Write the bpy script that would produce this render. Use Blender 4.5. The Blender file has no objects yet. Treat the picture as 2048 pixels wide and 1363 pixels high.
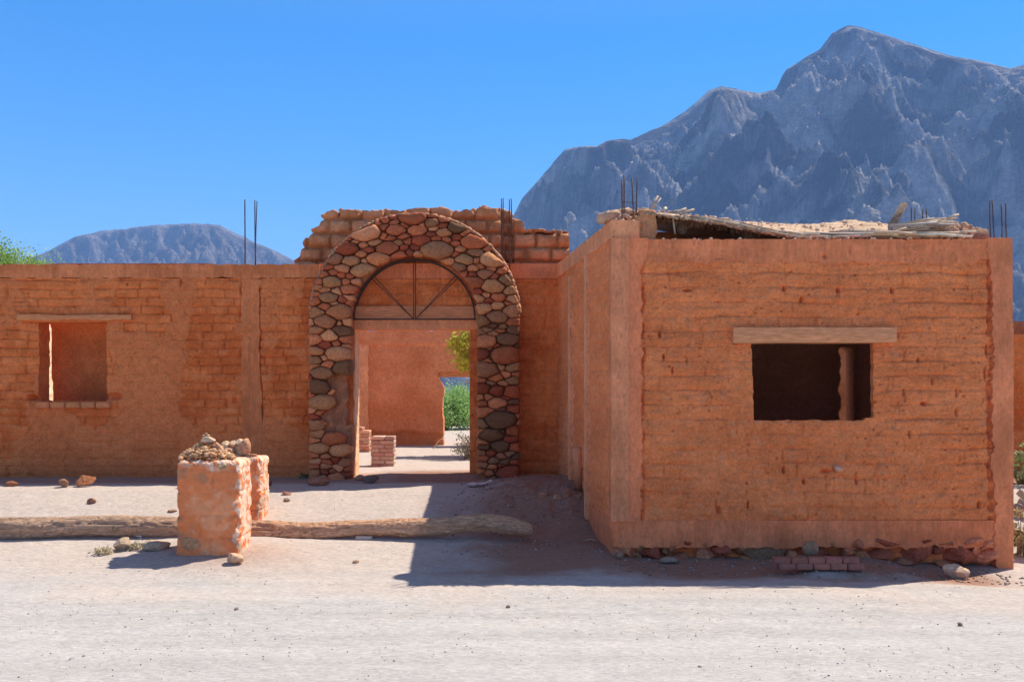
import bpy, bmesh, math, random
import numpy as np
from mathutils import Vector, Matrix, noise as mnoise

scene = bpy.context.scene
COL = scene.collection
F = 1991.0; CX = 1024.0; HY = 768.0; CH = 1.65      # photograph pixels: focal length, centre, horizon; eye height in metres

# ------------------------------------------------------------------ camera, sky, sun, exposure
cam_d = bpy.data.cameras.new('camera'); cam = bpy.data.objects.new('camera', cam_d); COL.objects.link(cam)
cam.location = (0, 0, CH); cam.rotation_euler = (math.radians(90), 0, 0)
cam_d.sensor_width = 36; cam_d.lens = F / 2048 * 36; cam_d.shift_y = (HY - 681.5) / 2048
cam_d.clip_start = .1; cam_d.clip_end = 30000
scene.camera = cam
SUN = Vector((1.76, 1.09, 3.135)).normalized()
w = bpy.data.worlds.new('World'); scene.world = w; w.use_nodes = True
nt = w.node_tree; bg = nt.nodes['Background']
sky = nt.nodes.new('ShaderNodeTexSky'); sky.sky_type = 'NISHITA'; sky.sun_disc = False
sky.sun_elevation = math.asin(SUN.z); sky.sun_rotation = math.atan2(SUN.x, SUN.y)
sky.altitude = 1700; sky.air_density = 1.0; sky.dust_density = .25; sky.ozone_density = 3.5
hs = nt.nodes.new('ShaderNodeHueSaturation'); hs.inputs['Saturation'].default_value = 1.3; hs.inputs['Hue'].default_value = .5
tcw = nt.nodes.new('ShaderNodeTexCoord'); sx = nt.nodes.new('ShaderNodeSeparateXYZ'); nt.links.new(tcw.outputs['Generated'], sx.inputs[0])
rs = nt.nodes.new('ShaderNodeMapRange'); rs.inputs['From Min'].default_value = .33; rs.inputs['From Max'].default_value = .75; rs.inputs['To Min'].default_value = 1.42; rs.inputs['To Max'].default_value = .6
nt.links.new(sx.outputs['Z'], rs.inputs['Value']); nt.links.new(rs.outputs[0], hs.inputs['Saturation'])
rv_ = nt.nodes.new('ShaderNodeMapRange'); rv_.inputs['From Min'].default_value = .36; rv_.inputs['From Max'].default_value = .95; rv_.inputs['To Min'].default_value = 1.0; rv_.inputs['To Max'].default_value = .35
nt.links.new(sx.outputs['Z'], rv_.inputs['Value']); nt.links.new(rv_.outputs[0], hs.inputs['Value'])
nt.links.new(sky.outputs[0], hs.inputs['Color']); nt.links.new(hs.outputs[0], bg.inputs['Color'])
bg.inputs['Strength'].default_value = .145
ld = bpy.data.lights.new('sun', 'SUN'); ld.energy = 5.0; ld.angle = math.radians(.5); ld.color = (1, .93, .81)
lo = bpy.data.objects.new('sun', ld); COL.objects.link(lo); lo.rotation_euler = SUN.to_track_quat('Z', 'Y').to_euler(); lo.location = (10, 6, 20)
scene.view_settings.view_transform = 'Standard'; scene.view_settings.look = 'None'
scene.view_settings.exposure = .54; scene.view_settings.gamma = 1
scene.cycles.max_bounces = 8; scene.cycles.diffuse_bounces = 5; scene.cycles.volume_bounces = 1
scene.cycles.volume_step_rate = 1.0

# ------------------------------------------------------------------ helpers
def X(px, D): return (px - CX) * D / F
def Z(py, D): return CH + (HY - py) * D / F
def P(px, py, D): return Vector((X(px, D), D, Z(py, D)))

def hash2(ix, iy, seed):
    n = (ix.astype(np.int64) * 374761393 + iy.astype(np.int64) * 668265263 + int(seed) * 1442695041) & 0x7fffffff
    n = ((n ^ (n >> 13)) * 1274126177) & 0x7fffffff
    n = ((n ^ (n >> 16)) * 668265263) & 0x7fffffff
    n = n ^ (n >> 15)
    return (n & 0xffff) / 65535.0
def vn(x, y, seed=0):
    x = np.asarray(x, float); y = np.asarray(y, float)
    ix = np.floor(x); iy = np.floor(y); fx = x - ix; fy = y - iy
    ux = fx*fx*fx*(fx*(fx*6-15)+10); uy = fy*fy*fy*(fy*(fy*6-15)+10)
    def g(dx, dy):
        a = hash2(ix+dx, iy+dy, seed) * 2 * math.pi
        return np.cos(a)*(fx-dx) + np.sin(a)*(fy-dy)
    a = g(0,0)*(1-ux)+g(1,0)*ux; b = g(0,1)*(1-ux)+g(1,1)*ux
    return (a*(1-uy)+b*uy)*1.5
def fbm(x, y, o=4, seed=0, gain=.5, lac=2.03):
    r = 0; a = 1; f = 1; s = 0
    for i in range(o):
        r = r + a*vn(x*f+i*17.3, y*f-i*9.1, seed+i*7); s += a; a *= gain; f *= lac
    return r/s
def ridged(x, y, o=5, seed=0, gain=.5):
    r = 0; a = 1; f = 1; s = 0; wgt = 1
    for i in range(o):
        n = 1-np.abs(vn(x*f+i*13.7, y*f+i*5.3, seed+i*11)); n = n*n*wgt
        r = r + a*n; s += a; wgt = np.clip(n*1.6, 0, 1); a *= gain; f *= 2.1
    return r/s
def sst(a, b, x):
    t = np.clip((x-a)/(b-a), 0, 1); return t*t*(3-2*t)
def mixc(a, b, t):
    a = np.asarray(a, float); b = np.asarray(b, float); t = np.asarray(t)[..., None]
    return a*(1-t)+b*t
def vary(c, rng, k=.15, hue=.05):
    m = 1+rng.uniform(-k, k)
    return tuple(max(.01, c[i]*m*(1+rng.uniform(-hue, hue))) for i in range(3))

def tag(o, label=None, cat=None, group=None, kind=None):
    if label: o['label'] = label
    if cat: o['category'] = cat
    if group: o['group'] = group
    if kind: o['kind'] = kind
    return o
def thing(name, label, cat, loc, group=None):
    o = bpy.data.objects.new(name, None); COL.objects.link(o); o.location = loc; o.empty_display_size = .2
    return tag(o, label, cat, group)
def wloc(o):
    v = Vector(o.location)
    while o.parent is not None: o = o.parent; v = v + Vector(o.location)
    return v
class MB:
    """collects geometry in world space; build() links it as ONE mesh object"""
    def __init__(s): s.v = []; s.f = []; s.c = []; s.n = 0; s.sm = []
    def add(s, v, f, c, smooth=True):
        v = np.asarray(v, float).reshape(-1, 3); c = np.asarray(c, float)
        if c.ndim == 1: c = np.tile(c[:3], (len(v), 1))
        s.v.append(v); s.c.append(c)
        if isinstance(f, np.ndarray): s.f.append((f+s.n))
        else: s.f += [[i+s.n for i in q] for q in f]
        s.sm.append((len(f), smooth)); s.n += len(v)
    def build(s, name, mat, parent=None, loc=None):
        V = np.concatenate(s.v); Cc = np.concatenate(s.c)
        if mat.name == 'adobe': Cc = Cc*np.array((1.02, .965, .88))
        if mat.name in ('mud_plaster', 'lintel_wood'): Cc = Cc*np.array((1.03, .95, .84))
        base = wloc(parent) if parent is not None else (Vector(loc) if loc is not None else Vector((0, 0, 0)))
        V = V - np.array(base)
        flat = []; tot = []
        for q in s.f:
            if isinstance(q, np.ndarray): flat.append(q.ravel()); tot.append(np.full(len(q), q.shape[1]))
            else: flat.append(np.array(q)); tot.append(np.array([len(q)]))
        flat = np.concatenate(flat).astype(np.int32); tot = np.concatenate(tot).astype(np.int32)
        me = bpy.data.meshes.new(name)
        me.vertices.add(len(V)); me.vertices.foreach_set('co', V.astype(np.float32).ravel())
        me.loops.add(len(flat)); me.loops.foreach_set('vertex_index', flat)
        me.polygons.add(len(tot)); st = np.concatenate([[0], np.cumsum(tot)[:-1]]).astype(np.int32)
        me.polygons.foreach_set('loop_start', st)
        sm = np.concatenate([np.full(n, b) for n, b in s.sm])
        me.update(calc_edges=True)
        me.polygons.foreach_set('use_smooth', sm[:len(tot)] if len(sm) >= len(tot) else np.ones(len(tot), bool))
        at = me.attributes.new('Col', 'FLOAT_COLOR', 'POINT')
        at.data.foreach_set('color', np.concatenate([Cc, np.ones((len(Cc), 1))], 1).astype(np.float32).ravel())
        me.materials.append(mat); me.update()
        o = bpy.data.objects.new(name, me); COL.objects.link(o)
        if parent is not None: o.parent = parent
        else: o.location = base
        return o

def tube(mb, pts, rads, col, n=10, jitter=0, seed=0, caps=True, flat=1.0, cols=None):
    pts = [Vector(p) for p in pts]; m = len(pts); V = []; C = []
    up0 = Vector((0, 0, 1))
    for i, p in enumerate(pts):
        t = (pts[min(i+1, m-1)]-pts[max(i-1, 0)]).normalized()
        a = t.cross(up0)
        if a.length < .05: a = t.cross(Vector((0, 1, 0)))
        a.normalize(); b = t.cross(a).normalized()
        r = rads[i] if hasattr(rads, '__len__') else rads
        for k in range(n):
            th = 2*math.pi*k/n
            d = a*math.cos(th)+b*math.sin(th)*flat
            rr = r
            if jitter: rr = r*(1+jitter*mnoise.noise(p*3/ max(r, .02)*.12+d*1.3+Vector((seed, 0, 0))))
            V.append(p+d*rr); C.append(cols[i] if cols is not None else col)
    Fq = []
    for i in range(m-1):
        for k in range(n):
            k2 = (k+1) % n; Fq.append((i*n+k, i*n+k2, (i+1)*n+k2, (i+1)*n+k))
    if caps:
        Fq.append(tuple(reversed(range(n)))); Fq.append(tuple((m-1)*n+k for k in range(n)))
    mb.add([tuple(v) for v in V], Fq, np.array([c[:3] for c in C]))

def box(mb, lo_, hi_, col, rot=0, c0=None):
    x0, y0, z0 = lo_; x1, y1, z1 = hi_
    v = [(x0,y0,z0),(x1,y0,z0),(x1,y1,z0),(x0,y1,z0),(x0,y0,z1),(x1,y0,z1),(x1,y1,z1),(x0,y1,z1)]
    mb.add(v, [(0,3,2,1),(4,5,6,7),(0,1,5,4),(1,2,6,5),(2,3,7,6),(3,0,4,7)], col, smooth=False)

# rounded, dented block: subdivided cube; r = edge rounding, noisy surface
def _cube(n):
    d = {}; V = []; Fq = []
    def vid(p):
        k = tuple(round(c, 5) for c in p)
        if k not in d: d[k] = len(V); V.append(k)
        return d[k]
    for ax in range(3):
        for s in (-1, 1):
            for i in range(n):
                for j in range(n):
                    q = []
                    for a, b in ((i, j), (i+1, j), (i+1, j+1), (i, j+1)):
                        p = [0, 0, 0]; p[ax] = s; p[(ax+1) % 3] = -1+2*a/n; p[(ax+2) % 3] = -1+2*b/n
                        q.append(vid(p))
                    Fq.append(tuple(q if s > 0 else reversed(q)))
    return np.array(V, float), np.array(Fq)
CUBES = {}
def block(mb, cen, size, col, n=6, rnd=.25, amp=.01, fr=8, seed=0, rotz=0, tilt=(0, 0)):
    if n not in CUBES: CUBES[n] = _cube(n)
    V, Fq = CUBES[n]; h = np.array(size)/2
    r = rnd*min(h); q = V*h
    inner = np.clip(q, -(h-r), h-r); dlt = q-inner; L = np.linalg.norm(dlt, axis=1, keepdims=True)
    q = np.where(L > 1e-9, inner+dlt/np.maximum(L, 1e-9)*np.minimum(L, r), q)
    M = (Matrix.Rotation(rotz, 3, 'Z') @ Matrix.Rotation(tilt[0], 3, 'X') @ Matrix.Rotation(tilt[1], 3, 'Y'))
    q = q @ np.array(M).T + np.array(cen)
    out = []
    for i, p in enumerate(q):
        nn = mnoise.noise_vector(Vector(p)*fr+Vector((seed*3.1, 0, 0)))+mnoise.noise_vector(Vector(p)*fr*2.7)*.45
        out.append((p[0]+nn.x*amp, p[1]+nn.y*amp, p[2]+nn.z*amp))
    mb.add(out, Fq, col)

_ico = {}
def icos(sub):
    if sub not in _ico:
        bm = bmesh.new(); bmesh.ops.create_icosphere(bm, subdivisions=sub, radius=1)
        _ico[sub] = (np.array([v.co[:] for v in bm.verts]), np.array([[v.index for v in f.verts] for f in bm.faces])); bm.free()
    return _ico[sub]
def rock(mb, cen, size, col, seed=0, sub=3, angular=6, rough=.12, rotz=0, tilt=0):
    rng = random.Random(seed*7919+13); V, Fq = icos(sub); q = V.copy()
    for k in range(angular*2 if angular >= 5 else angular):
        d = np.array([rng.gauss(0, 1) for _ in range(3)]); d /= np.linalg.norm(d); o = rng.uniform(.45, .85) if angular < 5 else rng.uniform(.45, .78)
        s = q @ d; ex = np.clip(s-o, 0, None); q = q-ex[:, None]*d*.985
    if sub >= 2:
        off = Vector((seed*1.7, seed*.3, 5))
        nz = np.array([mnoise.noise(Vector(p)*1.8+off)+.45*mnoise.noise(Vector(p)*4.5+off) for p in q])
        q = q*(1+rough*nz[:, None])
    q = q*np.array(size)/2
    M = Matrix.Rotation(rotz, 3, 'Z') @ Matrix.Rotation(tilt, 3, 'Y')
    q = q @ np.array(M).T + np.array(cen)
    mb.add(q, Fq, col, smooth=(angular < 5))

# ------------------------------------------------------------------ materials (base colour comes from the thing's own 'Col' attribute)
def mat(name, rough=.92, var=.18, vscale=6, bumps=((60, .3, .004),), stretch=None, speck=0, speck_scale=220, speck_col=(.8,.7,.6), spec=.25, sat=1, trans=0, metal=0, grain=0, gscale=60):
    m = bpy.data.materials.new(name); m.use_nodes = True; N = m.node_tree.nodes; L = m.node_tree.links
    b = N['Principled BSDF']; b.inputs['Roughness'].default_value = rough; b.inputs['Specular IOR Level'].default_value = spec
    b.inputs['Metallic'].default_value = metal
    a = N.new('ShaderNodeAttribute'); a.attribute_name = 'Col'
    tc = N.new('ShaderNodeNewGeometry'); vec = tc.outputs['Position']
    if stretch:
        mp = N.new('ShaderNodeMapping'); mp.inputs['Scale'].default_value = stretch; L.new(vec, mp.inputs['Vector']); vec = mp.outputs[0]
    n = N.new('ShaderNodeTexNoise'); n.inputs['Scale'].default_value = vscale; n.inputs['Detail'].default_value = 9; n.inputs['Roughness'].default_value = .68
    L.new(vec, n.inputs['Vector'])
    mr = N.new('ShaderNodeMapRange'); mr.inputs['From Min'].default_value = .3; mr.inputs['From Max'].default_value = .7
    mr.inputs['To Min'].default_value = 1-var; mr.inputs['To Max'].default_value = 1+var; L.new(n.outputs['Fac'], mr.inputs['Value'])
    mu = N.new('ShaderNodeVectorMath'); mu.operation = 'SCALE'; L.new(a.outputs['Color'], mu.inputs[0]); L.new(mr.outputs[0], mu.inputs['Scale'])
    out = mu.outputs[0]
    if grain:
        gn = N.new('ShaderNodeTexNoise'); gn.inputs['Scale'].default_value = gscale; gn.inputs['Detail'].default_value = 3; gn.inputs['Roughness'].default_value = .75; L.new(vec, gn.inputs['Vector'])
        gr = N.new('ShaderNodeMapRange'); gr.inputs['From Min'].default_value = .32; gr.inputs['From Max'].default_value = .68; gr.inputs['To Min'].default_value = 1-grain; gr.inputs['To Max'].default_value = 1+grain; L.new(gn.outputs['Fac'], gr.inputs['Value'])
        m2 = N.new('ShaderNodeVectorMath'); m2.operation = 'SCALE'; L.new(out, m2.inputs[0]); L.new(gr.outputs[0], m2.inputs['Scale']); out = m2.outputs[0]
    if speck:
        s = N.new('ShaderNodeTexNoise'); s.inputs['Scale'].default_value = speck_scale; s.inputs['Detail'].default_value = 2; L.new(vec, s.inputs['Vector'])
        r = N.new('ShaderNodeMapRange'); r.inputs['From Min'].default_value = .58; r.inputs['From Max'].default_value = .68; r.inputs['To Max'].default_value = speck
        L.new(s.outputs['Fac'], r.inputs['Value'])
        mx = N.new('ShaderNodeMix'); mx.data_type = 'RGBA'; L.new(r.outputs[0], mx.inputs['Factor']); L.new(out, mx.inputs['A']); mx.inputs['B'].default_value = (*speck_col, 1)
        out = mx.outputs['Result']
    L.new(out, b.inputs['Base Color'])
    prev = None
    for sc, st, di in bumps:
        t = N.new('ShaderNodeTexNoise'); t.inputs['Scale'].default_value = sc; t.inputs['Detail'].default_value = 6; t.inputs['Roughness'].default_value = .62; L.new(vec, t.inputs['Vector'])
        bp = N.new('ShaderNodeBump'); bp.inputs['Strength'].default_value = st; bp.inputs['Distance'].default_value = di; L.new(t.outputs['Fac'], bp.inputs['Height'])
        if prev: L.new(prev, bp.inputs['Normal'])
        prev = bp.outputs[0]
    if prev: L.new(prev, b.inputs['Normal'])
    if trans:
        tr = N.new('ShaderNodeBsdfTranslucent'); L.new(out, tr.inputs['Color']); mxs = N.new('ShaderNodeMixShader'); mxs.inputs[0].default_value = trans
        L.new(b.outputs[0], mxs.inputs[1]); L.new(tr.outputs[0], mxs.inputs[2]); L.new(mxs.outputs[0], N['Material Output'].inputs['Surface'])
    return m
M_ADOBE = mat('adobe', .96, .16, 12, ((38, .6, .012), (110, .6, .006)), grain=.2, gscale=44, speck=.22, speck_scale=130, speck_col=(.80, .45, .22), spec=.1)
M_PLAST = mat('mud_plaster', .95, .2, 5, ((70, .5, .006), (25, .4, .008)), stretch=(1, 1, .45), spec=.1, grain=.13, gscale=38, speck=.5, speck_scale=42, speck_col=(.45, .17, .08))
M_STONE = mat('river_stone', .85, .32, 34, ((80, .7, .007), (20, .7, .016)), grain=.22, gscale=55, speck=.3, speck_scale=160, speck_col=(.52, .34, .2), spec=.15)
M_SOIL = mat('dry_soil', 1, .08, 9, ((90, .6, .008), (24, .5, .018)), spec=.05, speck=.3, speck_scale=55, speck_col=(.30, .25, .22), grain=.19, gscale=30, stretch=(.6, 1.5, 1))
M_WOOD = mat('weathered_wood', .9, .38, 6, ((9, 1, .03), (32, .9, .01)), stretch=(1.2, 8, 8), spec=.1, grain=.3, gscale=14)
M_PLANK = mat('lintel_wood', .9, .2, 4, ((10, .7, .015), (40, .5, .005)), stretch=(1, 8, 8), spec=.12, grain=.2, gscale=9)
M_IRON = mat('rusty_iron', .75, .3, 40, ((150, .3, .001),), spec=.4)
M_ROCK = mat('mountain_rock', .95, .4, .035, ((.05, 1, 45), (.18, 1, 16)), stretch=(1, .55, 1.25), spec=.1)
M_LEAF = mat('leaf', .7, .2, 3, (), trans=.35, spec=.2)
M_BARK = mat('bark', .95, .25, 12, ((30, .6, .01),), spec=.1)
M_CANE = mat('dry_cane', .8, .25, 14, ((60, .3, .003),), stretch=(2, 2, 2), spec=.2)
M_BRICK = mat('fired_brick', .92, .18, 12, ((70, .5, .006),), speck=.2, spec=.15)
M_PAPER = mat('plastic_scrap', .6, .05, 12, ((40, .3, .004),), spec=.4)

A1 = (.76, .225, .070); A2 = (.62, .15, .040); A3 = (.82, .29, .11)       # adobe: general, orange-red, dusty
PL = (.82, .27, .13); PL2 = (.70, .22, .10)                               # mud-washed concrete
SAND = (.515, .43, .37); ROADC = (.46, .43, .405); RED_SOIL_SHADE = (.32, .165, .105)

# ------------------------------------------------------------------ terrain
_gy = np.array([-100, 5, 7.5, 8.6, 9.2, 9.7, 10.3, 10.8, 11.3, 11.8, 12.3, 12.9, 13.6, 14.9, 20.4, 24, 60, 400, 3000, 9000])
_gz = np.array([-.16, -.14, -.12, -.09, -.045, 0, .06, .16, .29, .385, .41, .41, .43, .42, .40, .36, .1, -2, -30, -60])
def gz(x, y):
    x = np.asarray(x, float); y = np.asarray(y, float)
    z = np.interp(y, _gy, _gz)
    z = z - .09*sst(2.2, 5.0, x)*(1-sst(10, 13, y))*sst(7, 9.5, y)             # falls away to the right corner
    z = z + .10*sst(-.6, .35, x)*(1-sst(.9, 1.6, x))*sst(10.95, 11.35, y)*(1-sst(12.4, 13.1, y)) - .05*sst(-.4, .4, x)*sst(10.0, 10.4, y)*(1-sst(10.7, 11.1, y))   # bank beside the wall
    z = z + .06*np.exp(-(((x+2.9)/.75)**2+((y-9.72)/.5)**2))                   # mound at pier foot
    z = z - .05*sst(.9, 1.3, x)*sst(8.6, 9.3, y)*(1-sst(10.2, 10.8, y))
    z = z + .05*sst(2.5, 2.8, x)*(1-sst(3.55, 3.9, x))*sst(8.98, 9.1, y)*(1-sst(9.7, 9.8, y))  # brick-edged ledge
    z = z + .05*np.exp(-((y-13.15)/.22)**2)*sst(-2.2, -1.6, x)*(1-sst(-.2, .5, x))   # worn step in the gateway
    near = 1-sst(30, 80, np.abs(y)+np.abs(x)*.5)
    z = z + near*(.020*fbm(x*.9, y*.9, 4, 3)+.007*fbm(x*5, y*5, 3, 9)+.004*fbm(x*2.5, y*16, 3, 21)*(1-sst(8.5, 9.6, y)))
    rub = sst(-.5, .1, x)*(1-sst(1.3, 1.6, x))*sst(10.6, 11.1, y)*(1-sst(11.6, 12.4, y))
    z = z + near*rub*.09*fbm(x*4, y*4, 5, 77, .6)
    z = z + (1-near)*1.5*fbm(x*.004, y*.004, 4, 5)
    return z
def g1(x, y): return float(gz(np.array([x]), np.array([y]))[0])
def axis(lo_, hi_, st, far, grow=1.35, neg=True):
    a = list(np.arange(lo_, hi_, st)); s = st; x = a[-1]
    while x < far: s *= grow; x += s; a.append(x)
    if neg:
        s = st; x = a[0]; b = []
        while x > -far: s *= grow; x -= s; b.append(x)
        a = b[::-1]+a
    return np.array(a)
def grid_mesh(xs, ys, zfun, cfun):
    xx, yy = np.meshgrid(xs, ys); z = zfun(xx, yy); c = cfun(xx, yy, z)
    nx = len(xs); ny = len(ys); i = np.arange(nx*ny).reshape(ny, nx)
    Fq = np.stack([i[:-1, :-1], i[:-1, 1:], i[1:, 1:], i[1:, :-1]], -1).reshape(-1, 4)
    return np.stack([xx, yy, z], -1).reshape(-1, 3), Fq, c.reshape(-1, 3)
def gcol(x, y, z):
    n = fbm(x*.8, y*1.2, 4, 31); n2 = fbm(x*3, y*5, 3, 41)
    c = mixc(ROADC, SAND, sst(7.2, 9.6, y+n*1.6))*(1+.17*fbm(x*.22, y*3.2, 4, 51)*(1-sst(8.5, 9.5, y)))[..., None]
    red = sst(-1.0, .1, x+n*.8)*sst(8.75, 9.2, y+n*.4+n2*.15)*(1-sst(13.6, 14.4, y))  # reddish soil near the walls, also darkening the ground where their shadow falls
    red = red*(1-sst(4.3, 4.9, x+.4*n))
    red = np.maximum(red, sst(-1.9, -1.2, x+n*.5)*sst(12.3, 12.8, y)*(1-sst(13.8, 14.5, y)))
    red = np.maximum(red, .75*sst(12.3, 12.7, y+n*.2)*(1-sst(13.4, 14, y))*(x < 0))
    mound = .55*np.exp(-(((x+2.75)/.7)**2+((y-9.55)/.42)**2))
    c = mixc(c, RED_SOIL_SHADE, np.clip(red*.92+mound+.06*n2, 0, 1))
    c = mixc(c, (.6, .52, .45), sst(25, 60, y))
    return c*(1+.05*n2[..., None])
xs = np.concatenate([axis(-6.2, 6.2, .028, 14000)]); ys = np.concatenate([np.arange(5.2, 14, .026), np.arange(14, 24, .09)])
ys = np.concatenate([-axis(0, .5, .5, 9000, 1.5, False)[::-1]-.5+5.2-.2, ys, axis(24, 24.5, .3, 14000, 1.25, False)+.1])
ys = np.unique(ys)
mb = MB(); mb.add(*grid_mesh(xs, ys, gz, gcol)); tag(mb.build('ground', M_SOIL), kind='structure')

# ------------------------------------------------------------------ mountains
SIL = [(-400, 700), (300, 760), (700, 735), (860, 690), (960, 560), (1030, 425), (1045, 395), (1090, 345), (1130, 298), (1165, 291), (1195, 290), (1215, 279), (1262, 278), (1340, 240), (1372, 222), (1420, 178), (1445, 173), (1480, 180), (1520, 186), (1552, 178), (1565, 150), (1575, 135), (1640, 98), (1665, 65), (1695, 50), (1722, 54), (1800, 80), (1900, 112), (1960, 122), (2020, 137), (2048, 130), (2120, 90), (2250, 60), (2400, 110), (2700, 200)]
SIL2 = [(-900, 560), (-400, 540), (-100, 535), (40, 520), (90, 505), (150, 473), (200, 461), (300, 450), (390, 446), (440, 449), (500, 480), (560, 505), (600, 525), (700, 600), (860, 690), (1100, 700)]
def mountain(name, sil, D, depth, nx, ny, seed, amp, x0, x1, c1, c2, skew=.25, back=.5, spurs=None):
    px = np.array([p[0] for p in sil]); hz = (HY-np.array([p[1] for p in sil]))*D/F
    xs = np.linspace((x0-CX)*D/F, (x1-CX)*D/F, nx); t = np.linspace(0, 1+back, ny)
    xx, tt = np.meshgrid(xs, t)
    yy = D-depth*(1-tt)
    wob = fbm(xx/D*6, tt*2, 3, seed+5)*.03*D*(1-np.clip(tt, 0, 1))
    front = np.clip(1-tt, 0, 1)
    cr = np.interp(((xx+wob+front*skew*depth)/D*F+CX), px, hz)
    cr0 = np.interp((xx/D*F+CX), px, hz)
    cr = cr0*(1-sst(0, .35, front))+cr*sst(0, .35, front)
    g = np.where(tt <= 1, tt**1.35, 1-(tt-1)*1.1)
    u = xx/1000.; v = yy/1000.
    rot = u*.5+v*.86; rv = u*.86-v*.5
    R = ridged(rot*2.6+.35*fbm(u*2, v*2, 3, seed), rv*1.0, 7, seed, .62)-.45
    Sp = ridged(u*1.6+v*.35, v*.45, 4, seed+3, .5)-.5
    fine = .5*fbm(rot*9, rv*4, 6, seed+9, .68)+.9*(ridged(rot*6+.4*rv, rv*2.4, 6, seed+19, .66)-.4)
    env = np.clip(front*5, .0, 1)*np.clip(tt*4, 0, 1)*(tt <= 1)
    if spurs:
        for pts, A_, wl, wr in spurs:
            sx_ = np.array([q[0] for q in pts]); st_ = np.array([q[1] for q in pts]); o_ = np.argsort(st_)
            rx = (np.interp(tt, st_[o_], sx_[o_])-CX)*D/F+70*fbm(tt*5, tt*0+pts[0][0], 3, seed); dx = xx-rx
            a_ = 1.05*A_*sst(st_.min()-.12, st_.min()+.08, tt)*(1-sst(min(st_.max(), .985)-.02, st_.max()+.03, tt) if st_.max() < .97 else np.clip(front*6, 0, 1))
            cr = cr+a_*np.where(dx < 0, np.exp(dx/wl), np.exp(-dx/wr))*(1+.3*fbm(tt*8, xx/200., 3, seed))/np.maximum(g, .3)
    zz = CH+cr*g+env*amp*(R*1.15+Sp*1.0)+amp*.17*fine*np.clip(.2+env, 0, 1)+(66*(ridged(rot*13+.3*fbm(u*9, v*9, 3, seed), rv*5, 5, seed+41, .6)-.4)+34*fbm(rot*34, rv*20, 4, seed+77, .6))*np.clip(.10+env, 0, 1)+env*130*(ridged(rot*4.6+.25*fbm(u*6, v*6, 3, seed), rv*2.2, 5, seed+61, .6)-.45)
    zz = zz-60*(1-np.clip(tt*12, 0, 1))
    ang = (zz-CH)/yy; lim = np.interp(xx/yy*F+CX, px, hz)/D                                             # nothing in front rises above the crest line
    lim = lim*(1.007-.02*front**.5)-.0025*np.abs(fbm(u*30, v*4, 4, seed+71, .65))
    q_ = ang/np.maximum(lim, 1e-4); q_ = np.where(q_ > .965, .965+.035*np.tanh((q_-.965)/.035), q_)
    zz = np.where((tt <= 1) & (ang > .965*lim) & (lim > .01), CH+yy*lim*q_, zz)
    n = fbm(u*5, v*5, 4, seed+30)
    c = mixc(c1, c2, sst(-.3, .3, n*.5+.3*fine+1.1*fbm(rot*20, rv*5, 6, seed+99, .7)))
    i = np.arange(nx*ny).reshape(ny, nx)
    Fq = np.stack([i[:-1, :-1], i[:-1, 1:], i[1:, 1:], i[1:, :-1]], -1).reshape(-1, 4)
    mb = MB(); mb.add(np.stack([xx, yy, zz], -1).reshape(-1, 3), Fq, c.reshape(-1, 3))
    return tag(mb.build(name, M_ROCK), kind='structure')
mountain('mountain', SIL, 2500, 1350, 960, 480, 3, 150, 700, 2500, (.60, .55, .52), (.075, .065, .06), skew=-.12, spurs=[([(1700, 1), (1625, .82), (1585, .62), (1550, .42), (1470, .1)], 120, 75, 330), ([(1425, 1), (1395, .75), (1330, .45), (1230, .1)], 85, 60, 200),
    ([(1200, 1), (1165, .7), (1085, .35)], 60, 45, 170), ([(1905, 1), (1880, .75), (1900, .5), (1960, .25)], 80, 60, 240), ([(1640, .62), (1720, .45), (1790, .15)], 75, 50, 200), ([(1715, .93), (1790, .7), (1870, .4)], 60, 50, 220), ([(2060, 1), (2000, .7), (2040, .3)], 90, 60, 240), ([(1330, .7), (1370, .5), (1420, .2)], 55, 40, 150), ([(1500, .7), (1480, .5), (1400, .3)], 50, 40, 150)])
mountain('hill', SIL2, 3300, 1300, 760, 300, 11, 105, -700, 1150, (.36, .31, .29), (.22, .19, .175), skew=-.2, spurs=[([(150, 1), (210, .6), (260, .2)], 60, 70, 200), ([(380, 1), (330, .6), (300, .2)], 60, 60, 200), ([(450, .9), (470, .6), (430, .2)], 50, 60, 180)])

# haze: the air between here and the mountains
hm = bpy.data.materials.new('haze_air'); hm.use_nodes = True; hn = hm.node_tree; hn.nodes.clear()
ho = hn.nodes.new('ShaderNodeOutputMaterial'); pv = hn.nodes.new('ShaderNodeVolumePrincipled')
pv.inputs['Color'].default_value = (.26, .50, 1, 1); pv.inputs['Density'].default_value = .00015; pv.inputs['Anisotropy'].default_value = 0
hn.links.new(pv.outputs[0], ho.inputs['Volume'])
mb = MB(); box(mb, (-16000, -12000, -220), (16000, 16000, 1010), (1, 1, 1)); tag(mb.build('haze', hm), kind='stuff')
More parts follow.
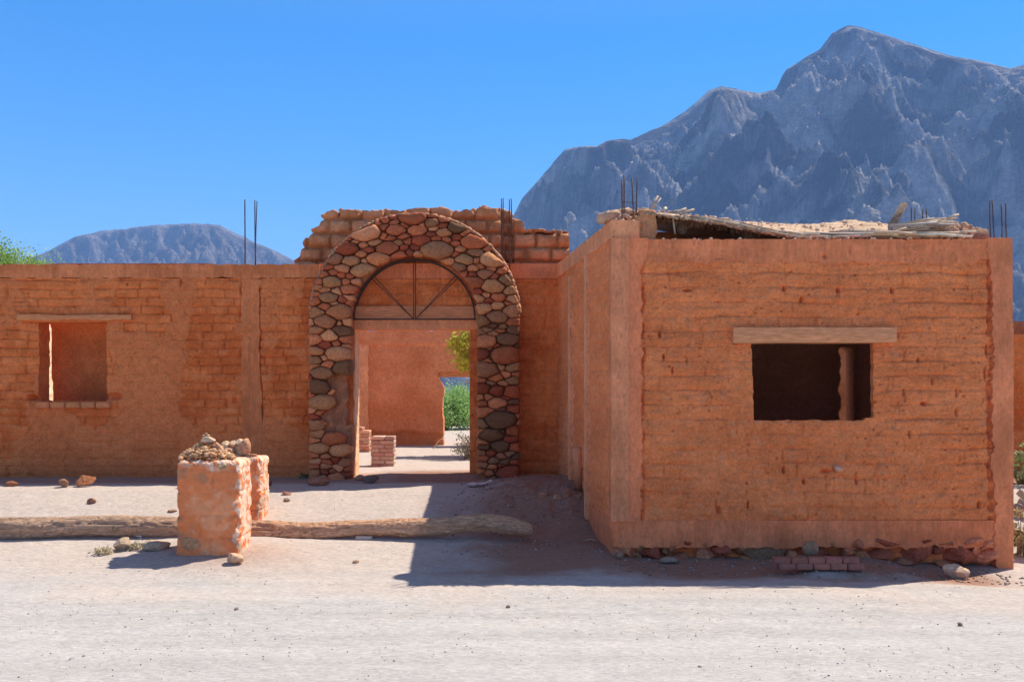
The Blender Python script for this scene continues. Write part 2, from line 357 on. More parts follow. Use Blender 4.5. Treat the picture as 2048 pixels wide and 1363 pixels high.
# ------------------------------------------------------------------ relief walls
def relief(name, parent, m, O, U, u0, u1, v0, v1, cell, hfun, cfun, mask=None, thick=.3, smooth_it=3, keep=None, side_col=None, loc=None, backcol=None):
    """A solid slab: front face is a fine grid displaced by hfun(u,v), cut to mask(u,v), with sides and back."""
    O = np.array(O, float); U = np.array(U, float); U /= np.linalg.norm(U); V = np.array((0, 0, 1.)); Nn = np.array((U[1], -U[0], 0.))
    nu = max(2, int(round((u1-u0)/cell))); nv = max(2, int(round((v1-v0)/cell)))
    ug = np.linspace(u0, u1, nu+1); vg = np.linspace(v0, v1, nv+1); uu, vv = np.meshgrid(ug, vg)
    uc = (uu[:-1, :-1]+uu[1:, 1:])/2; vc = (vv[:-1, :-1]+vv[1:, 1:])/2
    M = np.ones_like(uc, bool) if mask is None else mask(uc, vc).astype(bool)
    idx = np.arange((nu+1)*(nv+1)).reshape(nv+1, nu+1)
    Q = np.stack([idx[:-1, :-1], idx[:-1, 1:], idx[1:, 1:], idx[1:, :-1]], -1)[M]
    # boundary edges
    P_ = np.pad(M, 1); E = []
    def eb(sel, a, b):
        E.append(np.stack([a[sel], b[sel]], -1))
    i00 = idx[:-1, :-1]; i10 = idx[:-1, 1:]; i11 = idx[1:, 1:]; i01 = idx[1:, :-1]
    eb(M & ~P_[:-2, 1:-1], i00, i10); eb(M & ~P_[1:-1, 2:], i10, i11); eb(M & ~P_[2:, 1:-1], i11, i01); eb(M & ~P_[1:-1, :-2], i01, i00)
    E = np.concatenate(E)
    uf = uu.ravel().copy(); vf = vv.ravel().copy()
    outer = (np.abs(uf-u0) < 1e-6) | (np.abs(uf-u1) < 1e-6) | (np.abs(vf-v0) < 1e-6)
    for it in range(smooth_it):
        su = np.zeros_like(uf); sv = np.zeros_like(uf); ct = np.zeros_like(uf)
        for a, b in ((0, 1), (1, 0)):
            np.add.at(su, E[:, a], uf[E[:, b]]); np.add.at(sv, E[:, a], vf[E[:, b]]); np.add.at(ct, E[:, a], 1)
        k = (ct > 0) & ~outer
        uf[k] = .4*uf[k]+.6*su[k]/ct[k]; vf[k] = .4*vf[k]+.6*sv[k]/ct[k]
    h = hfun(uf, vf); c = cfun(uf, vf, h)
    pos = O+uf[:, None]*U+vf[:, None]*V; fr = pos+h[:, None]*Nn
    used = np.unique(Q); rem = -np.ones(len(uf), int); rem[used] = np.arange(len(used)); n = len(used)
    fr = fr[used]; bk = pos[used]-thick*Nn; c = c[used]
    side = (c if side_col is None else np.tile(side_col, (n, 1)))
    Qr = rem[Q]; Er = rem[E]
    S = np.stack([Er[:, 1], Er[:, 0], Er[:, 0]+n, Er[:, 1]+n], -1)
    mb = MB(); mb.add(np.concatenate([fr, bk]), np.concatenate([Qr, Qr[:, ::-1]+n]), np.concatenate([c, side]))
    mb.add(np.concatenate([fr, bk]), S, np.concatenate([side if side_col is not None else c, side]), smooth=False)
    return mb.build(name, m, parent, loc)

def courses(u, v, rh, bw, seed, jd=.02, jw=.012, wav=.012, pill=.008, drop=.3, voff=0):
    """coursed adobe blocks: joints, pillowed faces, blocks in and out; returns height and a per-block random"""
    vv = v-voff+wav*fbm(u*1.3, v*.6, 3, seed)
    vv = vv+.006*vn(u*9, v*3, seed+4)
    r = np.floor(vv/rh); fv = vv/rh-r
    off = hash2(r, r*0, seed+1)*bw
    uw = u+off+.012*vn(u*7, v*9, seed+2)
    b = np.floor(uw/bw); fu = uw/bw-b
    jit = (hash2(b, r, seed+3)-.5)*.35; fu2 = fu+jit*0
    rnd = hash2(b, r, seed+5); rnd2 = hash2(b, r, seed+6); rnd3 = hash2(b, r, seed+8)
    dv = np.minimum(fv, 1-fv)*rh; du = np.minimum(fu2, 1-fu2)*bw
    du = np.where((rnd2 < drop), .2, du)
    wv = jw*(.5+1.0*np.clip(.5+fbm(u*6, v*6, 3, seed+9), 0, 1.4))
    jr = np.exp(-(dv/wv)**2)*(.35+.65*rnd3); jc = np.exp(-(du/wv)**2)
    h = -jd*np.maximum(jr, jc)+pill*(1-np.abs(2*fv-1)**3)+(rnd-.5)*pill*1.4
    return h, rnd
def holes(u, v, lst):
    h = np.zeros_like(u)
    for (a, b, wu, wv, d) in lst:
        q = ((u-a)/wu)**2+((v-b)/wv)**2
        h = h-d*np.exp(-(q**1.5))
    return h
def rough(u, v, s, a=.004):
    return a*fbm(u*12, v*12, 4, s, .6)+a*.5*fbm(u*40, v*40, 2, s+50)
def interp_px(pts, D, swap=False):
    xs_ = np.array([X(p[0], D) for p in pts]); zs_ = np.array([Z(p[1], D) for p in pts])
    return lambda u: np.interp(u, xs_, zs_)

def plain_wall(parent, name, a, b, z0, z1, th, seed, mask=None, cell=.03, m=None, hf=None, cf=None):
    a = np.array((a[0], a[1], 0.)); b = np.array((b[0], b[1], 0.)); L = np.linalg.norm(b-a)
    return relief(name, parent, m or M_ADOBE, a, (b-a)/L, 0, L, z0, z1, cell, hf or (lambda u, v: courses(u, v, .13, .33, seed, .014, .014)[0]+rough(u, v, seed, .008)), cf or adobe_col(seed), mask, thick=th)
# ================================================================== LEFT WALL
D2 = 13.2
LW = thing('adobe_wall', 'long mud brick wall with a timber-lintelled window, left of the stone arch', 'wall', (-6, D2+.15, .35))
wx0, wx1, wz0, wz1 = X(78, D2), X(213, D2), Z(801, D2), Z(643, D2)
Ztop = Z(528, D2); Zb = Z(556, D2)
XL = -9.3; XR = X(640, D2)
cxl, cxr = X(484, D2), X(519, D2)
def lw_mask(u, v):
    j = .018*fbm(v*5, u*5, 3, 5); j2 = .014*fbm(u*4, v*4, 3, 8)
    hole = (u > wx0+j) & (u < wx1+j+.02*(wz1-v)) & (v > wz0+j2) & (v < wz1)
    c1 = ((u-wx0+.06)/.10)**2+((v-wz0-.035)/.045)**2 < 1
    c2 = ((u-wx1-.10)/.13)**2+((v-wz0-.05)/.05)**2 < 1
    return ~hole
def lw_plast(u, v):
    n = fbm(u*1.1, v*1.1, 5, 91)
    p = sst(-.02, .035, n+.10*fbm(u*9, v*9, 3, 92)+.45*sst(1.35, .7, v)*1.0-.12+.18*sst(.5, -.2, np.abs(u+5.2)-.8))
    return p
def lw_h(u, v):
    c, r = courses(u, v+.02*fbm(u*2.4, v*2.4, 4, 211), .112, .29, 11, .032, .0065, .022, drop=.3)
    p = lw_plast(u, v)
    h = c*(1-.62*p)+.017*p+rough(u, v, 3, .006)+.018*fbm(u*1.2, v*1.5, 3, 17)
    crack = fbm(u*2.2, v*2.2, 4, 55); h = h-.014*np.exp(-(crack/.009)**2)*(.3+p)+.006*fbm(u*14, v*18, 4, 171, .65)
    h = h+holes(u, v, [(X(470, D2), Z(800, D2), .03, .035, .06), (wx0-.07, wz0+.04, .09, .035, .12), (wx1+.11, wz0+.06, .1, .04, .12), (X(255, D2), Z(568, D2), .015, .018, .05),
        (X(362, D2), Z(563, D2), .012, .06, .05), (X(330, D2), Z(563, D2), .07, .012, .03), (X(482, D2), Z(580, D2), .012, .05, .05), (X(480, D2), Z(628, D2), .014, .07, .05), (X(15, D2), Z(585, D2), .02, .1, .04), (X(40, D2), Z(603, D2), .08, .015, .03), (X(60, D2), Z(560, D2), .3, .01, .02)])
    h = h-.03*np.exp(-((u-cxl-.02*fbm(v*6, u, 2, 3))/.012)**2)*sst(2.5, 2.7, v)-.035*np.exp(-((u-cxr-.03*fbm(v*5, u, 3, 8)-.03*sst(2.2, 1.0, v))/.011)**2)
    h = h-.02*sst(.62, .35, v)
    return h
def adobe_col(seed, plast=None, k=.5):
    def f(u, v, h):
        n = fbm(u*.9, v*1.3, 4, seed); n2 = fbm(u*5, v*7, 4, seed+3)
        _, r = courses(u, v, .112, .29, 11)
        c = mixc(A2, A1, sst(-.35, .3, n+.35*n2)); c = mixc(c, A3, .35*sst(.0, .5, n2+(r-.5)*.3))
        if plast is not None: c = mixc(c, (.68, .225, .085), .6*plast(u, v))
        return c
    return f
relief('wall', LW, M_ADOBE, (0, D2, 0), (1, 0, 0), XL, XR, .1, Zb-.004, .0105, lw_h, adobe_col(5, lw_plast), lw_mask, thick=.30)
def beam_h(seed, top=None, base=.0):
    def f(u, v):
        b = np.floor((u+.6*hash2(np.floor(u), u*0, seed))/.8)
        return base-.012*np.exp(-(fbm(u*2.2, v*3, 4, seed+60)/.007)**2)*sst(-.1, .2, fbm(u*.8, v*0, 2, seed+61))+.004*fbm(u*3, v*10, 3, seed)+.0015*fbm(u*30, v*30, 2, seed)+holes(u, v, [])-.008*np.exp(-((((u+seed)/.83) % 1-.5)/.008)**2)
    return f
def plast_col(seed, ca=PL, cb=PL2):
    def f(u, v, h):
        n = fbm(u*1.2, v*3, 4, seed); n2 = fbm(u*14, v*3, 3, seed+2)
        n3 = fbm(u*45, v*2.2, 3, seed+6)*.5+fbm(u*2, v*60, 2, seed+7)*.25
        return mixc(ca, cb, sst(-.28, .32, n+.5*n2+.6*n3))
    return f
def ragmask(lo=.02, hi=.012, z0=0, z1=1, seed=1, f=3, sides=None):
    def g(u, v):
        return (v > z0+lo*(.5+fbm(u*f, u*0, 4, seed))) & (v < z1-hi*np.clip(fbm(u*6, u*0+3, 3, seed+1)*2, 0, 1))
    return g
relief('ring_beam', LW, M_PLAST, (0, D2-.012, 0), (1, 0, 0), XL, XR, Zb-.03, Ztop, .012, beam_h(4), plast_col(7, (.74, .27, .115), (.60, .20, .08)), ragmask(.03, .02, Zb-.015, Ztop, 4), thick=.30)
def col_edge(a, b, seed, amp=.03, z0=-9, z1=9):
    def g(u, v):
        return (u > a+amp*fbm(v*5, v*0, 4, seed)) & (u < b+amp*fbm(v*4, v*0+9, 4, seed+2)) & (v > z0) & (v < z1)
    return g
relief('column', LW, M_PLAST, (0, D2-.014, 0), (1, 0, 0), cxl-.06, cxr+.1, .15, Zb-.02, .0105,
       lambda u, v: .010*sst(0, .04, np.minimum(u-cxl, cxr+.06-v*0-u))+rough(u, v, 8, .006)-.01*np.exp(-((u-(cxl+cxr)/2-.01*fbm(v*3, v*0, 2, 3))/.006)**2),
       plast_col(17, (.70, .25, .105), (.58, .19, .075)), lambda u, v: (u > cxl+.03*fbm(v*5, v*0, 4, 61)+.04*sst(3.0, 3.06, v)*-1) & (u < cxr+.035*fbm(v*5, v*0+9, 4, 63)+.06*sst(2.3, .6, v)+.04*sst(2.9, 3.05, v)), thick=.1)
mb = MB()   # window lintel: adzed plank
def plank(mb, x0, x1, zc, hh, y0, depth, col, seed, sag=.0, n=40, taper=.0, wav=.012):
    V = []; C = []; rng = random.Random(seed)
    for i in range(n+1):
        t = i/n; x = x0+(x1-x0)*t
        hb = hh*(1-taper*abs(2*t-1)**3)+wav*mnoise.noise(Vector((x*2, seed, 0))); ht = hh+wav*.6*mnoise.noise(Vector((x*2.3, seed, 4)))
        fy = y0+.008*mnoise.noise(Vector((x*4, seed, 9))); sg = sag*math.sin(math.pi*t)
        for (yy, zz) in ((fy, zc-hb-sg), (fy-.006, zc-sg), (fy, zc+ht-sg), (y0+depth, zc+ht-sg), (y0+depth, zc-hb-sg)):
            V.append((x, yy, zz)); C.append(col)
    Fq = []
    for i in range(n):
        for k in range(5): Fq.append((i*5+k, (i+1)*5+k, (i+1)*5+(k+1) % 5, i*5+(k+1) % 5))
    Fq.append((4, 3, 2, 1, 0)); Fq.append(tuple(n*5+k for k in range(5)))
    mb.add(V, Fq, np.array(C)*(1+.0), smooth=False)
plank(mb, X(39, D2), X(266, D2), Z(634, D2), .034, D2-.07, .30, (.74, .31, .14), 3, sag=.012, taper=-.3, wav=.03)
mb.build('window_lintel', M_PLANK, LW)
mb = MB(); rng = random.Random(2)
for i in range(5):
    a = wx0-.03+i*.20
    block(mb, (a+.10, D2+.03, wz0-.055), (.185, .2, .085), vary((.60, .23, .10), rng, .1), 5, .2, .004, 12, i)
mb.build('window_sill', M_ADOBE, LW)
def rebar(parent, px, D, py0, py1, dx=0, r=.0062, z0=None):
    mb = MB(); a = P(px, py0, D); b = P(px+dx, py1, D); 
    if z0 is not None: a = Vector((a.x, a.y, z0))
    pts = [a.lerp(b, t/6)+Vector((.0018*math.sin(t*.9+px), .0015*math.cos(t*1.1+px), 0)) for t in range(7)]
    tube(mb, pts, r, (.10, .055, .04), 6); return mb.build('rebar', M_IRON, parent)
rebar(LW, 490, D2+.06, 530, 399, 0, .009); rebar(LW, 511, D2+.05, 530, 400, -1.5, .008); rebar(LW, 510, D2+.2, 530, 402, 4, .007)

# ================================================================== GATE WALL
DG = 13.26
GW = thing('gate_wall', 'tall crumbling mud brick wall over the gateway, behind the stone arch', 'wall', (-1.3, DG+.15, .43))
dx0, dx1, dz1 = X(712, DG+.15), X(940, DG+.15), Z(657, DG)
def gw_h(u, v):
    c, r = courses(u, v, .15, .34, 71, .022, .014, .03, drop=.55); 
    return c*.8+rough(u, v, 33, .007)+.02*fbm(u*1.5, v*2.5, 4, 19)-.018*np.exp(-(fbm(u*2.5, v*3, 4, 44)/.012)**2)-.02*np.exp(-((u-X(1092, DG)-.05*fbm(v*4, v*0, 4, 6))/.016)**2)
def gw_mask(u, v):
    j = .02*fbm(v*4, v*0, 4, 15)
    return ~((u > dx0+j-.01) & (u < dx1+j*.6) & (v < dz1))
relief('wall', GW, M_ADOBE, (0, DG, 0), (1, 0, 0), X(640, DG)+.002, X(1125, DG), .15, Zb-.004, .013, gw_h, adobe_col(25), gw_mask, thick=.36)
relief('door_jamb', GW, M_PLAST, (dx0+.012, DG+.02, 0), (0, 1, 0), 0, .335, .30, dz1, .014, lambda u, v: rough(u, v, 4, .01), lambda u, v, h: mixc((.80, .56, .38), (.75, .48, .30), sst(-.2, .3, fbm(u*6, v*6, 3, 2))), None, thick=.03)  # lining's pale colour stands in for strong sunlight on the jamb
lx0, lx1 = X(694, DG), X(968, DG)
mb = MB(); plank(mb, lx0, lx1, Z(625, DG), .083, DG-.035, .30, (.72, .29, .14), 31, wav=.006); mb.build('door_lintel', M_PLANK, GW)
mb = MB(); plank(mb, X(706, DG), X(958, DG), Z(648.5, DG), .066, DG-.02, .34, (.78, .31, .15), 33, wav=.006); mb.build('door_lintel', M_PLAST, GW)
plain_wall(GW, 'rear_leaf', (X(590, DG+.4), DG+.365), (X(1120, DG+.4), DG+.365), .1, 2.996, .25, 64, lambda u, v: ~((u+X(590, DG+.4) > dx0-.06) & (u+X(590, DG+.4) < dx1+.03) & (v < dz1+.02)))
# right-hand ring beam, blocks above
relief('ring_beam', GW, M_PLAST, (0, DG-.02, 0), (1, 0, 0), X(641, DG), X(1122, DG), Z(557, DG), Z(527, DG), .012, beam_h(8), plast_col(9), None, thick=.3)
TOP = [(584, 534), (588, 519), (597, 514), (603, 498), (607, 481), (616, 470), (622, 472), (623, 458), (640, 452), (645, 434), (655, 423), (675, 425), (682, 421), (700, 420), (715, 424), (722, 419), (745, 424), (762, 421), (800, 422), (815, 419), (850, 416), (880, 417), (915, 424), (928, 420), (950, 421), (960, 416), (972, 413), (982, 418), (995, 416), (1018, 420), (1022, 433), (1044, 441), (1050, 460), (1075, 459), (1100, 462), (1136, 462), (1139, 480), (1138, 505), (1141, 527)]
DT = DG+.29; topf = interp_px(TOP, DT)
def par_h(u, v):
    c, r = courses(u+.03*fbm(u*3, v*3, 3, 401), v, .192, .31, 301, .065, .026, .03, .030, drop=.05, voff=.06)
    c = c-.03*np.clip(fbm(u*5, v*5, 4, 403), 0, 1)
    slot = ((u > X(1001, DT)) & (u < X(1028, DT))).astype(float)
    nearR = sst(X(1026, DT), X(1030, DT), u)
    return c+rough(u, v, 133, .012)+.01*fbm(u*4, v*4, 3, 2)-.16*slot+.0*nearR-.03*sst(0, .07, topf(u)-v)*0
def par_mask(u, v):
    _h, _ = courses(u, v, .192, .31, 301, .055, .024, .02, .022, drop=.0, voff=.06)
    notch = np.where(_h < -.028, .05, 0)
    return (v < topf(u)+.035*fbm(u*9, v*0, 4, 5, .65)-notch) & ~((u > X(1103, DT)) & (u < X(1104, DT)) & (v > 9))
relief('parapet', GW, M_ADOBE, (0, DT, 0), (1, 0, 0), X(583, DT), X(1142, DT), 3.0, Z(411, DT), .0115, par_h,
       lambda u, v, h: mixc((.64, .31, .16), (.48, .21, .095), sst(-.3, .3, fbm(u*3, v*3, 4, 66)+.3*(h < -.02))), par_mask, thick=.34, smooth_it=2)
mb = MB(); rng = random.Random(8)   # loose clods along the broken top
for i in range(150):
    px = rng.uniform(590, 1136); u = X(px, DT)
    s = rng.uniform(.02, .075)
    rock(mb, (u, DT+rng.uniform(.03, .3), float(topf(u))+rng.uniform(-.01, .018)), (s*1.5, s*1.4, s), vary((.50, .28, .17), rng, .12), i, 2, 3, .2, rng.uniform(0, 3))
mb.build('broken_top', M_ADOBE, GW)
for px, dy, t in ((1003, .0, 397), (1006.5, .02, 396), (1019, .0, 398), (1023, .02, 397)): rebar(GW, px, DG-.03+dy, 545, t, 0, .007)
mb = MB()
for z in (Z(452, DG), Z(478, DG), Z(505, DG)): tube(mb, [(X(1003, DG), DG-.035, z), (X(1023, DG), DG-.035, z)], .005, (.12, .07, .05), 6)
mb.build('rebar_tie', M_IRON, GW)

# ================================================================== STONE ARCH
DA = 12.95; sA = DA/F
AC = (X(829, DA), Z(637, DA)); ri, ro = 124.5*sA, 211*sA; rm, hw = (ri+ro)/2, (ro-ri)/2; abase = .36
def asd(u, v):
    du = u-AC[0]; dv = v-AC[1]
    r = math.hypot(du, dv) if dv > 0 else abs(du)
    return abs(r-rm-(.0 if dv < 0 else 0))-hw
def agrad(u, v):
    e = 1e-4; g = ((asd(u+e, v)-asd(u-e, v))/(2*e), (asd(u, v+e)-asd(u, v-e))/(2*e)); L = math.hypot(*g) or 1
    return g[0]/L, g[1]/L
def make_cells(n, aniso, seed, inside, bbox, sdf, gradf, weights, iters=5, base=None):
    rng = random.Random(seed); S = []
    tries = 0
    Wt = []
    while len(S) < n and tries < n*400:
        tries += 1
        p = (rng.uniform(bbox[0], bbox[1]), rng.uniform(bbox[2], bbox[3]))
        if not inside(*p): continue
        w_ = rng.choice(weights)
        if all(((p[0]-q[0])/aniso)**2+(p[1]-q[1])**2 > ((w_+w2)*.5)**2*.62 for q, w2 in zip(S, Wt)): S.append(p); Wt.append(w_)
    for it in range(iters):
        G = []; GWt = []
        for p, w_ in zip(S, Wt):
            d = sdf(*p)
            if d > -.4:
                g = gradf(*p); G.append((p[0]-2*d*g[0], p[1]-2*d*g[1])); GWt.append(w_)
            if base is not None and p[1]-base < .4: G.append((p[0], 2*base-p[1])); GWt.append(w_)
        A = [(q[0]/aniso, q[1], wq) for q, wq in zip(S+G, Wt+GWt)]
        polys = []
        for i in range(len(S)):
            x, y, w_ = A[i]; po = [(x-.4, y-.4), (x+.4, y-.4), (x+.4, y+.4), (x-.4, y+.4)]
            for j, (a, b, w2) in enumerate(A):
                if j == i: continue
                dx, dy = a-x, b-y; dd = dx*dx+dy*dy
                if dd > .5 or dd < 1e-9: continue
                lim = (dd+(w_*w_-w2*w2)*.25)/2
                new = []
                for k in range(len(po)):
                    p, q = po[k], po[(k+1) % len(po)]
                    sp = (p[0]-x)*dx+(p[1]-y)*dy-lim; sq = (q[0]-x)*dx+(q[1]-y)*dy-lim
                    if sp <= 0: new.append(p)
                    if sp*sq < 0: t = sp/(sp-sq); new.append((p[0]+(q[0]-p[0])*t, p[1]+(q[1]-p[1])*t))
                po = new
                if len(po) < 3: break
            polys.append([(p[0]*aniso, p[1]) for p in po] if len(po) >= 3 else None)
        if it < iters-1:
            for i, po in enumerate(polys):
                if po:
                    A_ = cx = cy = 0
                    for k in range(len(po)):
                        p, q = po[k], po[(k+1) % len(po)]; cr = p[0]*q[1]-q[0]*p[1]; A_ += cr; cx += (p[0]+q[0])*cr; cy += (p[1]+q[1])*cr
                    if abs(A_) > 1e-8: S[i] = (.5*S[i][0]+.5*cx/(3*A_), .5*S[i][1]+.5*cy/(3*A_))
    return [p for p in polys if p]
STONEC = [tuple(a*b for a, b in zip(c, (1.02, .69, .50))) for c in [(.58, .36, .20), (.50, .31, .175), (.66, .42, .235), (.48, .18, .095), (.56, .23, .12), (.36, .11, .06), (.36, .22, .13), (.22, .14, .085), (.62, .31, .165), (.68, .40, .23), (.50, .28, .155), (.40, .27, .165), (.12, .08, .06)]]
def stone_from_poly(mb, po, D, rng, gap=.009, hmin=.03, hmax=.075, back=.20, col=None, axes=None, sdf=None, gradf=None, square=.0):
    A_ = cx = cy = 0
    for k in range(len(po)):
        p, q = po[k], po[(k+1) % len(po)]; cr = p[0]*q[1]-q[0]*p[1]; A_ += cr; cx += (p[0]+q[0])*cr; cy += (p[1]+q[1])*cr
    if abs(A_) < 1e-5: return
    cx /= 3*A_; cy /= 3*A_; size = math.sqrt(abs(A_)/2)
    if sdf: 
        q2 = []
        for p in po:
            d = sdf(*p)
            if d > 0: g = gradf(*p); p = (p[0]-d*g[0], p[1]-d*g[1])
            q2.append(p)
        po = q2
    k = max(.55, 1-gap/(size*.5))
    po = [(cx+(p[0]-cx)*k, cy+(p[1]-cy)*k) for p in po]
    for it in range(3):
        q2 = []
        c = (.11 if it == 0 else .25)
        for i in range(len(po)):
            p, q = po[i], po[(i+1) % len(po)]
            q2 += [(p[0]*(1-c)+q[0]*c, p[1]*(1-c)+q[1]*c), (p[0]*c+q[0]*(1-c), p[1]*c+q[1]*(1-c))]
        po = q2
    n = 30; L = [0]
    for i in range(len(po)): p, q = po[i], po[(i+1) % len(po)]; L.append(L[-1]+math.hypot(q[0]-p[0], q[1]-p[1]))
    out = []; j = 0
    for i in range(n):
        s = L[-1]*i/n
        while L[j+1] < s: j += 1
        t = (s-L[j])/max(1e-9, L[j+1]-L[j]); p, q = po[j], po[(j+1) % len(po)]; out.append((p[0]+(q[0]-p[0])*t, p[1]+(q[1]-p[1])*t))
    h = min(hmax, max(hmin, size*rng.uniform(.3, .5))); e = rng.uniform(2.6, 5.5); proud = rng.uniform(-.012, .02)
    tx, ty = rng.uniform(-.18, .18), rng.uniform(-.22, .12); sd = rng.random()*50
    rings = [(-back, .93), (-.04, .97), (-.01, 1.0)]+[(h*t, max(0, 1-t**e)**(1/2.1)) for t in (.22, .42, .6, .75, .87, .95)]
    V = []
    for z, s in rings:
        for (x, y) in out:
            px_, py_ = cx+(x-cx)*s, cy+(y-cy)*s
            zz = z+proud+(tx*(px_-cx)+ty*(py_-cy))*(1 if z > -.05 else 0)
            nv = mnoise.noise_vector(Vector((px_*7+sd, py_*7, zz*7)))*.013+mnoise.noise_vector(Vector((px_*19+sd, py_*19, zz*19)))*.007
            V.append((px_+nv.x, D-zz+nv.z*(1 if z > -.05 else 0), py_+nv.y))
    V.append((cx, D-h*1.0-proud, cy)); top = len(V)-1; V.append((cx, D+back, cy)); bt = len(V)-1
    Fq = []
    for r in range(len(rings)-1):
        for i in range(n): i2 = (i+1) % n; Fq.append((r*n+i, r*n+i2, (r+1)*n+i2, (r+1)*n+i))
    lr = (len(rings)-1)*n
    for i in range(n): Fq.append((lr+i, lr+(i+1) % n, top)); Fq.append(((i+1) % n, i, bt))
    c = col or vary(rng.choice(STONEC), rng, .16, .04)
    mb.add(V, Fq, c)
SA = thing('stone_arch', 'round arch of river cobbles framing the gateway of the mud brick wall', 'arch', (AC[0], DA+.1, .4))
def damaged(u, v):
    px_ = CX+u/sA; py_ = HY-(v-CH)/sA
    return px_ < 800 and 741 < py_ < 930 and px_ > 668+8*math.sin(py_*.05) + max(0, (py_-860))*.35
cells = make_cells(300, 1.75, 5, lambda u, v: asd(u, v) < -.015 and v > abase, (AC[0]-ro, AC[0]+ro, abase, AC[1]+ro), asd, agrad, [.08, .12, .15, .18, .21, .25], 4, abase)
cells.sort(key=lambda po: (sum(p[0] for p in po)/len(po)))
lp, rp, ar = MB(), MB(), MB(); rng = random.Random(77)
for po in cells:
    u = sum(p[0] for p in po)/len(po); v = sum(p[1] for p in po)/len(po)
    if damaged(u, v): continue
    t = ar if v > AC[1] else (lp if u < AC[0] else rp)
    sz = math.sqrt(abs(sum(po[k][0]*po[(k+1) % len(po)][1]-po[(k+1) % len(po)][0]*po[k][1] for k in range(len(po))))/2)
    col = vary(rng.choice(STONEC[:11] if sz > .12 else [STONEC[3], STONEC[4], STONEC[5], STONEC[8], STONEC[9]]), rng, .15, .04)
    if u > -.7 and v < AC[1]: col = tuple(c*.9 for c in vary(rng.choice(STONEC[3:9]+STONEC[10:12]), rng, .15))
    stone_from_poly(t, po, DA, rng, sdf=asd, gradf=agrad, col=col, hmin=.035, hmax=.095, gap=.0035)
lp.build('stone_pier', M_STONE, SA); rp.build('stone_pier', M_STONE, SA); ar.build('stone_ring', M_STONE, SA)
vasd = np.vectorize(asd)
def core_mask(u, v):
    du = u-AC[0]; dv = v-AC[1]; r = np.where(dv > 0, np.hypot(du, dv), np.abs(du))
    pxx = CX+u/sA; pyy = HY-(v-CH)/sA
    bite = (pxx > 690+5*fbm(v*9, v*0, 3, 4)) & (pxx < 800) & (pyy > 745) & (pyy < 850+10*fbm(u*20, u*0, 2, 9))
    return (np.abs(r-rm) < hw-.018) & ~bite
relief('mortar_core', SA, M_ADOBE, (0, DA+.06, 0), (1, 0, 0), AC[0]-ro, AC[0]+ro, .2, AC[1]+ro+.01, .016, lambda u, v: rough(u, v, 5, .02)-.05*((CX+u/sA > 665) & (CX+u/sA < 800) & (HY-(v-CH)/sA > 741) & (HY-(v-CH)/sA < 900))+.06*((CX+u/sA > 665) & (CX+u/sA < 800) & (HY-(v-CH)/sA > 741) & (HY-(v-CH)/sA < 900))*fbm(u*6, v*6, 4, 90),
       lambda u, v, h: mixc((.36, .16, .09), (.46, .21, .11), sst(-.2, .3, fbm(u*6, v*6, 3, 3))), core_mask, thick=.28)
mb = MB()   # mortar render over the back of the ring
for i in range(70):
    a = math.radians(4+172*i/69); r_ = ro+.0; 
    rock(mb, (AC[0]+r_*math.cos(a)*.995, DA+.12, AC[1]+r_*math.sin(a)*.995), (.12, .3, .07), vary((.50, .27, .17), rng, .1), i, 2, 3, .2, 0, -a+math.pi/2)
mb.build('mortar_cap', M_ADOBE, SA)
# iron fanlight
FG = thing('fanlight_grille', 'rusty iron semicircular grille with radiating double bars inside the arch', 'grille', (AC[0], DA+.2, AC[1]))
IR = (.075, .045, .035); yg = DA+.20; rg = 121.5*sA; cg = (X(829, yg), Z(638, yg))
mb = MB(); tube(mb, [(cg[0]+rg*1.01*math.cos(math.pi*i/48), yg, cg[1]+rg*math.sin(math.pi*i/48)) for i in range(49)], .011, IR, 8)
tube(mb, [(cg[0]+rg*1.01*math.cos(math.pi*i/48), yg+.09, cg[1]+rg*math.sin(math.pi*i/48)-.004) for i in range(49)], .010, IR, 8); mb.build('hoop', M_IRON, FG)
mb = MB(); tube(mb, [(cg[0]-rg*1.02, yg, cg[1]), (cg[0]+rg*1.02, yg, cg[1])], .010, IR, 8); mb.build('bottom_bar', M_IRON, FG)
for off in (-.012, .012): mb = MB(); tube(mb, [(cg[0]+off, yg, cg[1]), (cg[0]+off*1.0, yg, cg[1]+rg)], .0062, IR, 6); mb.build('bar', M_IRON, FG)
for sx in (-1, 1):
    for da in (-1.5, 1.5):
        a = math.radians(45+da); mb = MB(); tube(mb, [(cg[0]+sx*.02, yg, cg[1]+.01), (cg[0]+sx*rg*math.cos(a), yg, cg[1]+rg*math.sin(a))], .0062, IR, 6); mb.build('bar', M_IRON, FG)

# ================================================================== RIGHT BUILDING
D1 = 9.7
RB = thing('adobe_building', 'square mud brick building with one dark window and a sagging cane roof', 'building', (3, D1+1.7, -.05))
sd = np.array((-.104, 1.0, 0)); sd /= np.linalg.norm(sd)
bx0, bx1 = X(1226, D1), X(2023, D1)
fz1 = Z(478, D1); fzb = Z(522, D1); pz1 = Z(1040, D1); pz0 = Z(1088, D1)
qx0, qx1, qz0, qz1 = X(1504, D1), X(1748, D1), Z(838, D1), Z(684, D1)
xcl, xcr = X(1277, D1), X(1974, D1)
def fw_mask(u, v):
    j = .014*fbm(v*6, u*6, 4, 5); j2 = .028*fbm(u*5, u*0, 4, 81)
    return ~((u > qx0+j+.02*sst(2.0, 1.4, v)) & (u < qx1+j) & (v > qz0+j2-.012+.03*(u > qx1-.08)) & (v < qz1))
rngh = random.Random(12); FH = []
